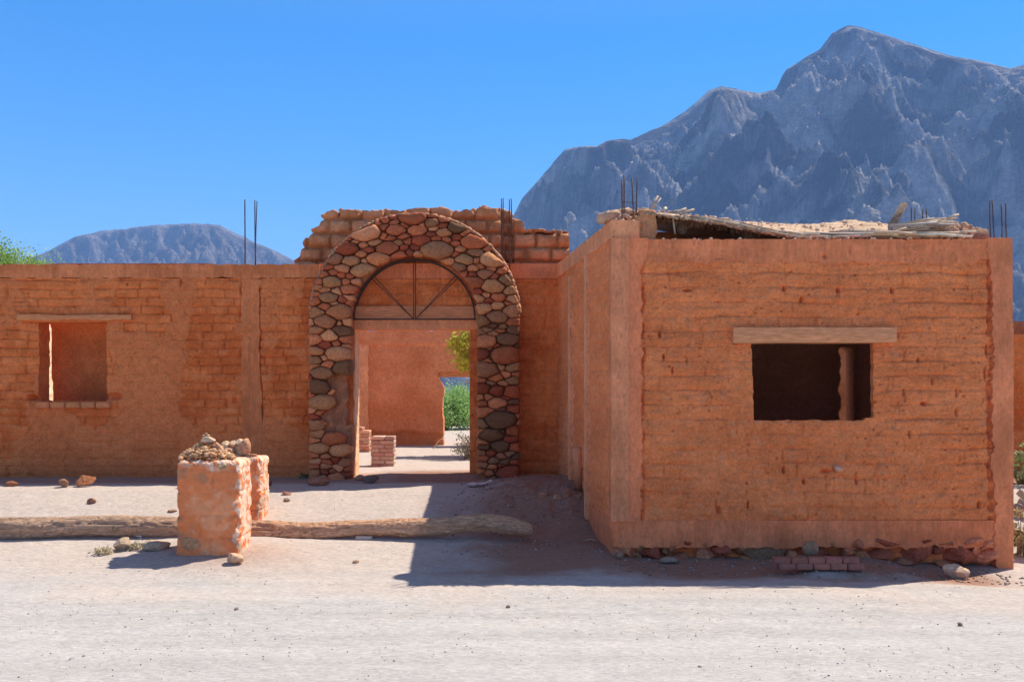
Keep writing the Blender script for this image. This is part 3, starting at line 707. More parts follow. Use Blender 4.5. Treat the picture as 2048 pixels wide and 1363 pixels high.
for (a, b, w_, h_) in [(1320, 667, 6, 14), (1569, 577, 5, 10), (1604, 598, 7, 12), (1677, 580, 8, 12), (1785, 580, 7, 12), (1838, 720, 4, 9), (1866, 762, 4, 16), (1915, 785, 4, 16), (1915, 823, 5, 14), (1809, 784, 4, 14), (1850, 807, 14, 8), (1820, 868, 4, 12), (1568, 940, 5, 16), (1497, 1010, 4, 16), (1438, 1020, 10, 16), (1345, 740, 4, 14), (1328, 713, 4, 12), (1482, 1062, 4, 14), (1278, 640, 8, 10), (1277, 685, 8, 12), (1555, 1080, 5, 18), (1375, 580, 20, 5), (1652, 942, 24, 7), (1976, 700, 8, 30), (1972, 745, 6, 25), (1978, 640, 6, 15), (1608, 963, 6, 10), (1714, 962, 5, 12), (1960, 1010, 6, 14)]:
    FH.append((X(a, D1), Z(b, D1), max(.008, w_*.0021), max(.010, h_*.0024), .07))
for i in range(260):
    FH.append((rngh.uniform(bx0+.25, bx1-.2), rngh.uniform(.32, 2.8), rngh.uniform(.006, .013), rngh.uniform(.005, .010), rngh.uniform(.012, .04)))
for i in range(60):
    FH.append((rngh.uniform(bx0+.25, bx1-.2), rngh.uniform(.32, 2.8), rngh.uniform(.004, .007), rngh.uniform(.02, .05), rngh.uniform(.01, .03)))
def fw_h(u, v):
    c, r = courses(u, v, .143, .38, 41, .017, .007, .024, .013, drop=.38, voff=.02)
    u_=u+.03*fbm(u*7,v*7,3,71)
    e = sst(-.25, .35, fbm(u*1.6, v*2.2, 5, 47))
    str_ = .016*fbm(u*1.8, v*15, 5, 49)+.007*fbm(u*16, v*22, 4, 149, .65)-.006*np.clip(fbm(u*30, v*30, 3, 151)-.25, 0, 1)*3
    h = c*(.3+.8*e)+str_+rough(u, v, 43, .009)+.016*fbm(u*1.5, v*2, 3, 57)
    cr = fbm(u*3, v*2.2, 4, 95); h = h-.010*np.exp(-(cr/.010)**2)
    h = h+holes(u, v, FH)
    h = h-.045*np.exp(-((u-X(1982, D1)-.05*fbm(v*2.8, v*0, 5, 26))/.022)**2)*sst(-.35, .1, fbm(v*6, u*3, 3, 8))-.04*np.exp(-((u-X(1285, D1)-.035*fbm(v*3.5, v*0, 5, 6))/.02)**2)*sst(-.3, .2, fbm(v*5, u*3, 3, 18))
    return h
def fw_c(u, v, h):
    n = fbm(u*.9, v*2.2, 4, 5); n2 = fbm(u*4, v*22, 4, 8); n3 = fbm(u*9, v*9, 4, 18)
    c = mixc((.80, .262, .10), (.70, .208, .074), sst(-.3, .3, n+.4*n2)); c = mixc(c, (.60, .25, .13), .5*sst(.05, .5, n3+.3*n2)); c = mixc(c, (.86, .25, .075), .45*sst(.10, .40, n2-.3*n))
    return c
relief('wall', RB, M_ADOBE, (0, D1+.02, 0), (1, 0, 0), bx0+.05, bx1-.02, pz1-.03, fzb+.01, .0085, fw_h, fw_c, fw_mask, thick=.07)
def bot(u, v, z, seed): return v > z+.035*np.clip(fbm(u*4, u*0, 4, seed)*2+.1, -.2, 1)+.02*fbm(u*14, v*10, 4, seed+5, .7)
relief('ring_beam', RB, M_PLAST, (0, D1, 0), (1, 0, 0), bx0+.28, bx1-.17, fzb-.035, fz1, .010,
       lambda u, v: .005*fbm(u*3, v*14, 4, 7)-.014*np.exp(-(fbm(u*2.2, v*3, 4, 66)/.007)**2)*sst(-.1, .2, fbm(u*.8, v*0, 2, 61))+.0015*fbm(u*30, v*30, 2, 5)+holes(u, v, [(X(1700, D1), Z(500, D1), .007, .05, .02), (X(1650, D1), Z(512, D1), .02, .02, .04), (X(1440, D1), Z(517, D1), .05, .006, .02), (X(1910, D1), Z(503, D1), .004, .1, .012), (X(1490, D1), Z(503, D1), .003, .1, .008)]),
       plast_col(47, (.80, .275, .13), (.68, .225, .10)), lambda u, v: bot(u, v, fzb-.02, 3) & (v < fz1-.012*np.clip(fbm(u*9, u*0, 3, 8)*2, 0, 1)), thick=.24)
relief('plinth_beam', RB, M_PLAST, (0, D1, 0), (1, 0, 0), bx0+.0, bx1-.1, pz0-.05, pz1, .010,
       lambda u, v: .004*fbm(u*3, v*14, 4, 17)+.0015*fbm(u*30, v*30, 2, 5)+.01*fbm(u*8, v*8, 3, 4)*sst(X(1620, D1), X(1450, D1), u)*sst(X(1340, D1), X(1400, D1), u),
       plast_col(57, (.78, .265, .125), (.66, .21, .095)), lambda u, v: bot(u, v, pz0-.035, 13), thick=.28)
# corner columns
relief('corner_column', RB, M_PLAST, (0, D1-.01, 0), (1, 0, 0), X(1222, D1), X(1296, D1), pz1-.01, fz1+.01, .009,
       lambda u, v: .003*fbm(u*14, v*1.5, 4, 27)+.002*fbm(u*40, v*40, 2, 5)+.008*(u < X(1259, D1))-.006*np.exp(-((u-X(1260, D1)-.006*fbm(v*5, v*0, 3, 3))/.005)**2)+rough(u, v, 9, .006)*(u > X(1262, D1)),
       lambda u, v, h: mixc(plast_col(67, (.76, .30, .155), (.62, .245, .125))(u, v, h), (.80, .265, .125), sst(X(1255, D1), X(1265, D1), u)),
       lambda u, v: (u < X(1283, D1)+.035*fbm(v*3.5, v*0, 5, 6)+.045*fbm(v*12, u*6, 4, 29, .7)+.05*sst(2.75, 2.9, v)) & (v < fz1+.008), thick=.27)
relief('corner_column', RB, M_PLAST, (0, D1-.012, 0), (1, 0, 0), X(1955, D1), X(2026, D1), -.30, fz1+.012, .009,
       lambda u, v: .003*fbm(u*14, v*1.5, 4, 37)+.002*fbm(u*40, v*40, 2, 5),
       plast_col(77, (.80, .28, .135), (.66, .235, .11)), lambda u, v: (u > X(1984, D1)+.05*fbm(v*2.8, v*0, 5, 26)+.05*fbm(v*11, u*6, 4, 29, .7)-.06*sst(2.75, 2.9, v)+.03*sst(1, 0, v)) & (u < X(2024, D1)+.02*sst(3, 0, v)*1.6+.004*fbm(v*20, v*0, 3, 2)), thick=.27)
mb = MB(); plank(mb, X(1465, D1), X(1790, D1), Z(670, D1), .074, D1-.045, .28, (.78, .36, .18), 8, wav=.010); mb.build('window_lintel', M_PLANK, RB)
# side wall facing the courtyard
S0 = np.array((bx0, D1+.02, 0)); Lsd = 3.62
sO = S0+sd*Lsd     # local u runs from far end to the corner so that the outward normal faces left
Us = -sd
szt = Z(439, D1)+.0; szb = szt-.185
def sw_h(u, v):
    c, r = courses(u, v, .138, .36, 141, .014, .010, .02, .008, drop=.5)
    return c*.7+rough(u, v, 43, .013)+.012*fbm(u*1.5, v*2, 3, 157)-.014*np.clip(fbm(u*22, v*7, 4, 5)-.12, 0, 1)*3
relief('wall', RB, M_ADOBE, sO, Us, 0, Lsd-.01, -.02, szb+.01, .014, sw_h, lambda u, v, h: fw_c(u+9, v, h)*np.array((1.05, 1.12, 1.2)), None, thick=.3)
relief('ring_beam', RB, M_PLAST, sO-np.array((.014, 0, 0)), Us, -.02, Lsd-.0, szb-.02, szt, .013, lambda u, v: .004*fbm(u*12, v*2, 4, 7)-.006*np.exp(-((((u)/.93) % 1-.5)/.01)**2), plast_col(87, (.84, .37, .19), (.74, .31, .15)), ragmask(.03, .015, szb-.012, szt, 14), thick=.28)
relief('plinth_beam', RB, M_PLAST, sO-np.array((.016, 0, 0)), Us, Lsd-1.35, Lsd-.0, -.16, pz1+.015, .013, lambda u, v: .005*fbm(u*6, v*6, 4, 7), plast_col(97, (.78, .275, .135), (.66, .23, .11)), ragmask(.03, .04, -.14, pz1+.01, 24), thick=.2)
for Dc, wd, zt in ((12.06, .13, Z(610, 12.06)+.35), (10.95, .10, szb)):
    u_ = Lsd-(Dc-D1)/sd[1]
    relief('door_jamb', RB, M_PLAST, sO-np.array((.03, 0, 0)), Us, u_-wd/2, u_+wd/2, .02, zt, .013, lambda u, v: .004*fbm(u*6, v*2, 4, 7)+.02, plast_col(98, (.86, .44, .26), (.76, .36, .19)), None, thick=.08)
    mbx = MB(); 
# other walls (inside faces seen through the window)

bR = np.array((bx1, D1+.3))+sd[:2]*3.2; bL = np.array((bx0, D1+.02))+sd[:2]*3.2
plain_wall(RB, 'wall', (bx0+.32, D1+.095), (bx1-.3, D1+.095), -.1, fzb, .2, 53, lambda u, v: ~((u+bx0+.32 > qx0-.01) & (u+bx0+.32 < qx1+.03+.07) & (v > qz0-.02) & (v < qz1+.02)), cell=.02)
gx = X(1673, 12.9)-bL[0]-.3
bkL = bL+np.array((.31, 0)); 
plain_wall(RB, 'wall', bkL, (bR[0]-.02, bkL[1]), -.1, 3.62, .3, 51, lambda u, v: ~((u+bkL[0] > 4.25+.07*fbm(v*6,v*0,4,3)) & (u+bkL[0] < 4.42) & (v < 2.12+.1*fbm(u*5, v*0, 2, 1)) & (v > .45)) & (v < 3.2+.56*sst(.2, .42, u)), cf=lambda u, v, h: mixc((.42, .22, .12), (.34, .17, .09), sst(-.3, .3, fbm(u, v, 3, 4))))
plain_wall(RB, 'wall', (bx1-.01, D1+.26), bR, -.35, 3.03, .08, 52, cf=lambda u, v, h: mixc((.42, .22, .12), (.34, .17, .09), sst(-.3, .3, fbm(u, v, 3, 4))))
# rubble heap and broken blocks standing on the wall head
rng = random.Random(4)
def rub_top(px): return float(np.interp(px, [1205, 1212, 1222, 1240, 1262, 1285, 1300, 1304], [452, 436, 431, 428, 426, 422, 424, 470]))
mb = MB()
for i in range(95):
    px = rng.uniform(1230, 1262); D = D1+rng.uniform(.10, .5)
    py = rng.uniform(rub_top(px)+4, 482); s = rng.uniform(.03, .09)
    rock(mb, P(px, py, D), (s*1.3, s*1.2, s), vary((.52, .36, .25), rng, .18), i, 2, 5, .2, rng.uniform(0, 3), rng.uniform(-.6, .6))
mbk = mb
for i in range(8):
    mb = MB(); rock(mb, P(1215+i*6, 437-i*1.2, D1+.35), (.22, .3, .13), vary((.55, .36, .25), rng, .1), 200+i, 3, 4, .2, i); mb.build('rubble_stone', M_ADOBE, RB)
for (px, py, s) in ((1276, 447, .17), (1290, 436, .16), (1292, 462, .17), (1272, 470, .14), (1288, 472, .19), (1296, 452, .12)):
    mb = MB(); block(mb, P(px, py, D1+.25), (s, .26, .13), vary((.56, .28, .15), rng, .1), 7, .35, .012, 9, px, .1); mb.build('adobe_block', M_ADOBE, RB)
mb = mbk
for i in range(70):
    t = rng.uniform(0, 1); p = S0+sd*Lsd*t; s = rng.uniform(.02, .07)
    rock(mb, (p[0]+rng.uniform(.02, .26), p[1], szt+rng.uniform(-.01, .02)), (s*1.5, s*1.4, s), vary((.55, .38, .27), rng, .15), 300+i, 2, 4, .2, rng.uniform(0, 3))
for i in range(120):
    px = rng.uniform(1226, 2018); s = rng.uniform(.008, .028)
    rock(mb, (X(px, D1), D1+rng.uniform(0, .2), fz1+s*.2), (s*1.6, s*1.4, s), vary((.6, .42, .31), rng, .15), 400+i, 1, 0, .2)
tag(mb.build('rubble', M_ADOBE, RB), kind='stuff')
for px, dx, D, t in ((1243.5, 1, D1+.1, 361), (1248, 0, D1+.22, 350), (1268, -4, D1+.1, 357), (1272, 2, D1+.22, 355)): rebar(RB, px, D, 482, t, dx, .0065)
for px, dx, t in ((1981, -1.5, 401), (1989, -5, 400), (2004, -1, 408), (2013, -2, 407)): rebar(RB, px, D1+.12, 480, t, dx, .006)
for px, t in ((1823, 415), (1830, 416), (1845, 419), (1853, 417), (1757, 441), (1778, 444)): rebar(RB, px, 12.75, 470, t, 0, .007)
mb = MB(); tube(mb, [P(1245, 404, D1+.1), P(1272, 405, D1+.1)], .004, (.12, .07, .05), 6); mb.build('rebar_tie', M_IRON, RB)

# cane and mud roof
RX0, RX1 = X(1296, D1), X(1958, D1)
def rf(u, w_):      # u along the facade 0..1, w_ front to back 0..1 -> (x,y,z)
    x = RX0+(RX1-RX0)*u+.0; D = D1+.18+w_*3.35
    pxl = 1296+662*u
    fpy = np.interp(pxl, [1296, 1340, 1400, 1480, 1560, 1610, 1750, 1960], [427, 432, 439, 452, 468, 475, 476, 474])
    bpy_ = np.interp(pxl, [1296, 1400, 1480, 1560, 1700, 1780, 1860, 1900, 1960], [425, 429, 434, 442, 447, 450, 445, 440, 452])
    zf = CH+(HY-fpy)*(D1+.18)/F; zb = CH+(HY-bpy_)*(D1+2.7)/F
    z = zf+(zb-zf)*np.clip(w_*1.25, 0, 1)**.9-.30*np.clip(w_*1.25-1, 0, 1)*0
    return np.stack([x+.0*D, D+0*z, z], -1)
ROOF = bpy.data.objects.new('roof', None); COL.objects.link(ROOF); ROOF.parent = RB; ROOF.location = Vector((3, D1+1.7, 3.2))-RB.location
nu, nw = 300, 130
uu, ww = np.meshgrid(np.linspace(0, 1, nu), np.linspace(0, 1, nw))
p = rf(uu, ww); front = .02+.07*np.clip(fbm(uu*14, uu*0, 4, 3)+.55, 0, 1.5)*sst(.0, .02, ww-0)
pz = p[..., 2]+.035+.018*fbm(uu*20, ww*10, 4, 7)+.02*np.clip(fbm(uu*60, ww*30, 3, 9), 0, 1)
sh = sst(0, .05, ww)*1.0; p2 = p.copy(); p2[..., 2] = p[..., 2]+.012+(pz-p[..., 2]-.012)*sh
p2[..., 1] += (.16+.13*fbm(uu*9, uu*0, 4, 13))*(1-ww)
idx = np.arange(nu*nw).reshape(nw, nu); Q = np.stack([idx[:-1, :-1], idx[:-1, 1:], idx[1:, 1:], idx[1:, :-1]], -1).reshape(-1, 4)
c = mixc((.66, .47, .32), (.46, .29, .18), sst(-.2, .4, fbm(uu*25, ww*14, 4, 33)))
mb = MB(); mb.add(p2.reshape(-1, 3), Q, c.reshape(-1, 3)); q = p2.copy(); q[..., 2] = p[..., 2]-.004
mb.add(q.reshape(-1, 3), Q[:, ::-1], c.reshape(-1, 3)); 
rng = random.Random(3)
for i in range(300):
    u_, w_ = rng.random(), rng.uniform(.06, .75); b = rf(u_, w_); s = .008+.03*rng.random()**3
    rock(mb, (b[0], b[1], b[2]+.038), (s*1.5, s*1.5, s), vary((.66, .48, .36), rng, .2), i, 2, 4, .2, rng.uniform(0, 3))
mb.build('mud_layer', M_SOIL, ROOF)
mb = MB(); rng = random.Random(9)
CANE = (.56, .42, .29); CANE2 = (.36, .26, .18)
# canes laid from front to back; their cut ends show along the front edge
for i in range(250):
    u_ = (i+.5)/250+rng.uniform(-.002, .002); sk = rng.uniform(.02, .07)*sst(0, .4, u_)+.02; w0 = rng.uniform(-.045, .045)
    pts = []
    for k in range(6):
        w_ = w0+k*.2; ub = np.clip(u_-sk*.7*w_, 0, 1); b = rf(float(ub), float(np.clip(w_, -.05, 1)))
        pts.append(Vector((b[0], D1+.18+w_*3.35, b[2]-.012-rng.uniform(0, .012))))
    tube(mb, pts, rng.uniform(.008, .013), vary(rng.choice([CANE, CANE2]), rng, .2), 7)
# loose canes lying along the front edge, slanting to the right
for i in range(520):
    u_ = rng.uniform(.26, .99); w_ = rng.uniform(-.02, .05)*(1 if u_ < .75 else 3.5); L = rng.uniform(.15, .55)
    a = rng.gauss(.06, .10); b = rf(u_, max(0, w_)); x0 = b[0]; y0 = D1+.18+w_*3.35
    pts = []; lift = rng.uniform(-.01, .03)
    for k in range(4):
        x = x0-L*k/3*math.cos(a); y = y0+L*k/3*math.sin(a); ub = (x-RX0)/(RX1-RX0); bb = rf(float(np.clip(ub, 0, 1)), float(np.clip((y-D1-.18)/3.35, 0, 1)))
        pts.append(Vector((x, y, bb[2]+lift-(.02 if k == 0 else 0)*rng.random())))
    tube(mb, pts, rng.uniform(.006, .012), vary(rng.choice([CANE, CANE, CANE2, (.6, .5, .4)]), rng, .2), 6)
# the raised bundle at the right end
for i in range(130):
    px0 = rng.uniform(1775, 1830); px1 = rng.uniform(1855, 1918); f = rng.random()
    D = D1+.25+rng.uniform(0, .9)
    a = P(px0, rng.uniform(450, 468)-f*4, D); b = P(px1, 436+14*(1-f)+rng.uniform(-3, 14), D+rng.uniform(-.1, .1))
    m_ = a.lerp(b, .5)+Vector((0, 0, rng.uniform(-.01, .03)))
    tube(mb, [a, m_, b], rng.uniform(.006, .012), vary(rng.choice([CANE, CANE2, (.42, .37, .33)]), rng, .2), 6)
for (x0, y0, x1, y1, r) in ((1300, 420, 1316, 392, .012), (1305, 420, 1322, 396, .007), (1352, 427, 1372, 417, .013), (1360, 429, 1388, 419, .013), (1340, 425, 1362, 421, .011), (1282, 416, 1300, 421, .01), (1430, 440, 1457, 437, .012), (1500, 462, 1524, 455, .012), (1780, 467, 1812, 456, .012), (1895, 437, 1917, 429, .012), (1346, 437, 1350, 468, .010), (1326, 422, 1332, 416, .016)):
    tube(mb, [P(x0, y0, D1+.2), P((x0+x1)/2, (y0+y1)/2-1, D1+.22), P(x1, y1, D1+.24)], r, vary(CANE, rng, .2), 7)
for i in range(260):    # straw hanging below the edge
    u_ = rng.uniform(0, .45); b = rf(u_, 0); L = rng.uniform(.02, .08)
    p0 = Vector((b[0], D1+.19+rng.uniform(-.03, .1), b[2]-.01)); tube(mb, [p0, p0+Vector((rng.uniform(-.02, .02), 0, -L))], .0022, vary((.24, .13, .07), rng, .2), 3, caps=False)
mb.build('canes', M_CANE, ROOF)
for px, py, r in ((1936, 470, .075),):
    mb = MB(); tube(mb, [P(px-55, py+2, D1+.32), P(px-20, py+1, D1+.3), P(px+36, py+1, D1+.28)], [r*.9, r, r*.93], (.46, .28, .19), 14, .05, 3); mb.build('roof_beam', M_WOOD, ROOF)
for fx in (.12, .33, .52, .72, .9):
    mb = MB(); a = rf(fx, .0); b = rf(fx, 1.0); tube(mb, [Vector((a[0], D1+.3, a[2]-.09)), Vector((a[0]-.1, D1+1.9, rf(fx, .5)[2]-.09)), Vector((b[0]-.2, D1+3.4, b[2]-.09))], .055, (.3, .2, .13), 10, .06, 4); mb.build('roof_beam', M_WOOD, ROOF)
mb = MB(); tube(mb, [P(1776, 470, D1+1.4), P(1790, 440, D1+1.42), P(1808, 408, D1+1.45)], [.07, .062, .058], (.42, .30, .22), 12, .08, 3, flat=.6); mb.build('roof_post', M_WOOD, ROOF)
mb = MB()
for i in range(230):
    px = rng.uniform(1898, 1962); py = rng.uniform(446+abs(px-1925)*.35, 476); s = rng.uniform(.02, .055)
    rock(mb, P(px, py, D1+rng.uniform(.2, .6)), (s*1.3, s, s), vary((.54, .35, .24), rng, .15), 700+i, 2, 3, .25, rng.uniform(0, 3))
mb.build('mud_lump', M_ADOBE, ROOF)
# rubble-stone footing under the plinth
FU = (bx0+.03, X(1990, D1)); fz = lambda u: -.16
mb = MB(); rng = random.Random(21)
FS = [(1300, 1103, 46, 34), (1345, 1090, 24, 20), (1375, 1085, 30, 16), (1332, 1100, 16, 22), (1410, 1110, 48, 36), (1402, 1086, 46, 12), (1443, 1092, 38, 26), (1443, 1118, 40, 22), (1478, 1096, 26, 22), (1520, 1100, 78, 44), (1566, 1093, 26, 22), (1578, 1112, 26, 26), (1605, 1090, 36, 20), (1655, 1083, 46, 18), (1640, 1105, 40, 30), (1715, 1083, 40, 20), (1690, 1098, 34, 20), (1767, 1081, 56, 20), (1762, 1105, 58, 34), (1725, 1110, 34, 26), (1832, 1098, 74, 52), (1850, 1078, 30, 14), (1886, 1084, 46, 26), (1868, 1094, 22, 26), (1912, 1103, 58, 34), (1938, 1080, 40, 18), (1946, 1097, 22, 24), (1968, 1087, 38, 20), (1968, 1110, 44, 30), (1250, 1100, 28, 24), (1272, 1108, 28, 24), (1280, 1092, 22, 16), (1236, 1110, 22, 18), (1360, 1112, 30, 22), (1487, 1118, 36, 20), (1600, 1116, 34, 18), (1660, 1122, 40, 20), (1800, 1122, 40, 16), (1885, 1124, 40, 14), (1990, 1100, 26, 40), (1555, 1120, 30, 14), (1330, 1118, 30, 14), (1700, 1120, 40, 16)]
for i, (a, b, w_, h_) in enumerate(FS):
    cc = rng.choice([(.44, .19, .11), (.36, .12, .07), (.58, .30, .17), (.38, .22, .13), (.50, .25, .13)])
    if a == 1520: cc = (.27, .19, .13)
    if a in (1832, 1912, 1443): cc = (.38, .12, .075)
    if a > 1930: cc = (.70, .32, .18)
    cc = (cc[0]*1.1, cc[1]*.8, cc[2]*.65); rock(mb, P(a, b, D1+.10), (w_*D1/F*1.32, .32, h_*D1/F*1.5), vary(cc, rng, .12), 30+i, 3, 6, .16, rng.uniform(-.15, .15), rng.uniform(-.15, .15))
mb.build('footing_stones', M_STONE, RB)
relief('footing', RB, M_ADOBE, (0, D1+.14, 0), (1, 0, 0), bx0+.06, bx1-.1, -.35, pz0, .03, lambda u, v: rough(u, v, 3, .04), lambda u, v, h: mixc((.30, .17, .11), (.38, .21, .14), sst(-.2, .2, fbm(u*4, v*4, 3, 2))), None, thick=.14)
mb = MB(); rock(mb, P(1676, 936, D1-.01), (.105, .12, .075), (.74, .40, .24), 5, 3, 3, .1); mb.build('embedded_stone', M_STONE, RB)
#@@PART3@@
# ================================================================== BEHIND THE GATE
def hit(px, py):
    """where the sight line of a photograph pixel meets the terrain"""
    if py <= HY+2: return None
    D = np.linspace(5.5, 60, 6000); x = (px-CX)*D/F; z = CH+(HY-py)*D/F
    g = gz(x, D); k = np.argmax(z <= g)
    return Vector((x[k], D[k], g[k]))
BW = thing('rear_wall', 'plastered mud wall standing across the sunlit yard beyond the gateway', 'wall', (-3, 20.5, .4))
DB = 20.4; bt = Z(661, DB); ox = X(886, DB); oz = Z(742, DB)
def bw_mask(u, v):
    j = .05*fbm(v*3, v*0, 4, 7)+.22*sst(1.95, 2.05, v)*0
    return ~((u > ox+j-.10*sst(1.55, 1.85, v)) & (u < ox+1.15) & (v < oz)) & (v < bt-.02*np.clip(fbm(u*4, u*0, 3, 4)*2, 0, 1))
def bw_h(u, v):
    base = .07*sst(.62, .72, v+.09*fbm(u*3, u*0, 4, 5))
    diag = .05*sst(-.02, .02, -(u-X(930, DB))*1.0+.0+(v-2.55)*.8+.05*fbm(u*6, v*6, 3, 8))
    rb = .03*sst(2.44, 2.47, v+.03*fbm(u*4, u*0, 3, 2))
    return base+diag*0+rb+rough(u, v, 3, .006)-.02*np.exp(-(fbm(u*1.3, v*1.3, 4, 8)/.01)**2)
relief('wall', BW, M_ADOBE, (0, DB, 0), (1, 0, 0), -6.6, 3.2, .1, bt, .022, bw_h,
       lambda u, v, h: mixc(mixc((.76, .29, .14), (.62, .20, .085), sst(-.3, .4, fbm(u*1.1, v*1.3, 4, 2))), (.50, .18, .07), sst(.06, .0, h)*.6), bw_mask, thick=.3)
relief('column', BW, M_PLAST, (0, DB-.075, 0), (1, 0, 0), X(705, DB), X(741, DB), .25, bt+.004, .02, lambda u, v: .01+.004*fbm(u*9, v*2, 3, 3), plast_col(3, (.82, .38, .21), (.72, .31, .16)), lambda u, v: u < X(738, DB)+.03*fbm(v*4, v*0, 4, 8), thick=.2)
mb = MB(); plank(mb, X(870, DB), X(1010, DB), Z(747, DB), .07, DB-.02, .25, (.62, .26, .11), 5, wav=.012); mb.build('door_lintel', M_PLANK, BW)
# inner walls of the left room
IW = thing('partition_wall', 'brown mud partition wall seen through the left window', 'wall', (-5, 13.9, .4))
DP = 13.78
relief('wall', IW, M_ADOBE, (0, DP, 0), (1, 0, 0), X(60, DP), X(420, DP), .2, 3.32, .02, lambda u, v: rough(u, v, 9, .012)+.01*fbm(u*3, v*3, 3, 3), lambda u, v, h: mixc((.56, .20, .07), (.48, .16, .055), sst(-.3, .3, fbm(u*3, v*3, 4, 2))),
       lambda u, v: u > X(np.interp(HY-(v-CH)*F/DP, [600, 660, 740, 810], [96, 102.5, 104.5, 105]), DP), thick=.2)
SWl = thing('cross_wall', 'sunlit mud wall glimpsed as a bright sliver in the left window', 'wall', (-7.6, 16, .4))
plain_wall(SWl, 'wall', (-7.52, 14.2), (-7.52, 19.5), .1, 3.0, .3, 81, cell=.04, cf=lambda u, v, h: mixc((.85, .66, .46), (.8, .58, .38), sst(-.2, .3, fbm(u*3, v*3, 3, 2))))  # paler than the other mud walls: the sun's glare is in its colour
# far wall to the right of the building
FW = thing('far_wall', 'low mud brick wall past the right corner of the building', 'wall', (8.2, 14.2, .2))
plain_wall(FW, 'wall', (X(1940, 14), 14), (X(2600, 14), 14), -.2, Z(668, 14), .3, 83, cell=.03, mask=lambda u, v: v < Z(668, 14)-.05*np.clip(fbm(u*2, u*0, 4, 4)*2, 0, 1),
           hf=lambda u, v: courses(u, v, .14, .36, 83, .03, .016)[0]+rough(u, v, 3, .01)-.06*((v > 1.15) & (v < 1.3)))
HW = thing('yard_wall', 'mud wall glimpsed through the dark room and its doorway', 'wall', (5.2, 15.2, .2))
plain_wall(HW, 'wall', (4.35, 15.0), (8.4, 15.0), -.2, 2.6, .3, 84, cell=.04, cf=lambda u, v, h: mixc((.46, .21, .10), (.34, .14, .06), sst(-.3, .3, fbm(u*2, v*2, 3, 4))))

# brick stubs in the gateway
def brick_pier(name, label, px0, px1, pyt, pyb, dep, seed, cols, rh=.062, step=None, grp=None):
    b = hit((px0+px1)/2, pyb); D = b.y; x0, x1 = X(px0, D), X(px1, D); z1 = Z(pyt, D)
    rng = random.Random(seed); t = thing(name, label, 'brick stub', (b.x, D+dep/2, b.z), grp)
    mb = MB(); z = b.z-.03; k = 0; W = x1-x0
    while z < z1-.02:
        xs_ = [x0, x0+W*(.58 if k % 2 else .36), x1]
        for i in range(2):
            if z+rh > z1-.01 and step and i == step-1: continue
            for (ya, yb) in ((0, .5), (.5, 1)):
                block(mb, ((xs_[i]+xs_[i+1])/2+rng.uniform(-.006, .006), D+dep*(ya+yb)/2+rng.uniform(-.006, .006), z+rh/2), (xs_[i+1]-xs_[i]-.007, dep*.49, rh-.007), vary(rng.choice(cols), rng, .12), 4, .18, .0025, 20, k*7+i)
        z += rh; k += 1
    mb.build('bricks', M_BRICK, t)
    mb = MB(); box(mb, (x0+.012, D+.012, b.z-.04), (x1-.012, D+dep-.012, z-rh*1.25), (.40, .26, .19)); mb.build('mortar', M_ADOBE, t)
brick_pier('brick_stub', 'pale stepped brick stub in front of the gateway yard', 741, 788, 870, 932, .30, 3, [(.58, .38, .30), (.50, .31, .24), (.62, .44, .36)], .060, 1)
brick_pier('brick_stub', 'orange brick stub close behind the left jamb of the gateway', 706, 739, 856, 904, .28, 5, [(.66, .34, .22), (.58, .27, .17), (.62, .38, .27)], .062, 2)

# ================================================================== PIERS WITH CAIRNS
def masonry_pier(label, x0, x1, y0, y1, z0, z1, seed, grp, rh=.215):
    t = thing('masonry_pier', label, 'pier', ((x0+x1)/2, (y0+y1)/2, z0), grp)
    V, Fq = _cube(84); h = np.array(((x1-x0)/2, (y1-y0)/2, (z1-z0)/2)); r = .055
    q = V*h; inner = np.clip(q, -(h-r), h-r); d = q-inner; L = np.linalg.norm(d, axis=1, keepdims=True); nrm = d/np.maximum(L, 1e-9)
    q = np.where(L > 1e-9, inner+nrm*r, q)
    q[:, 0] *= 1+.03*(q[:, 2]/h[2])*-1*.4
    uu = q[:, 0]+q[:, 1]*.9+seed; vv = q[:, 2]+h[2]
    c, rr = courses(uu, vv, rh, .42, seed, .012, .006, .012, .0, drop=.35)
    side = (np.abs(V[:, 2]) < .999)
    rough_ = np.array([mnoise.noise(Vector(p)*7+Vector((seed, 0, 0)))*.010+mnoise.noise(Vector(p)*19)*.005+abs(mnoise.noise(Vector(p)*36))*-.010+mnoise.noise(Vector(p)*80)*.003 for p in q])
    edge = np.minimum(np.abs(np.abs(q[:, 0])-h[0]), 9)+np.minimum(np.abs(np.abs(q[:, 1])-h[1]), 9)
    chip = -.022*sst(.12, .02, edge)*sst(-.1, .4, np.array([mnoise.noise(Vector(p)*11+Vector((0, seed, 3))) for p in q]))
    nn = nrm/np.maximum(np.linalg.norm(nrm, axis=1, keepdims=True), 1e-9)
    q = q+nn*((c*side+rough_+chip)[:, None])
    n = fbm(uu*3, vv*3, 4, seed); n2 = fbm(uu*10, vv*12, 4, seed+1)
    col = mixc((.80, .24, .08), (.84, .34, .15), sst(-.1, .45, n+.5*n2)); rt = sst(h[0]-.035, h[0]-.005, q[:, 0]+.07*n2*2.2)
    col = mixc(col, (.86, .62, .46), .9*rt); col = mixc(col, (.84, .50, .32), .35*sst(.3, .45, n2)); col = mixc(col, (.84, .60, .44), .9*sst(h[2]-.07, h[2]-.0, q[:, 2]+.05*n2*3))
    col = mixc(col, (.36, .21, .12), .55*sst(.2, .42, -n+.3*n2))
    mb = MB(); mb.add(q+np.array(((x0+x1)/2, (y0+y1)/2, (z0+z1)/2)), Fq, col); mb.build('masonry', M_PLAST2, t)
    return t
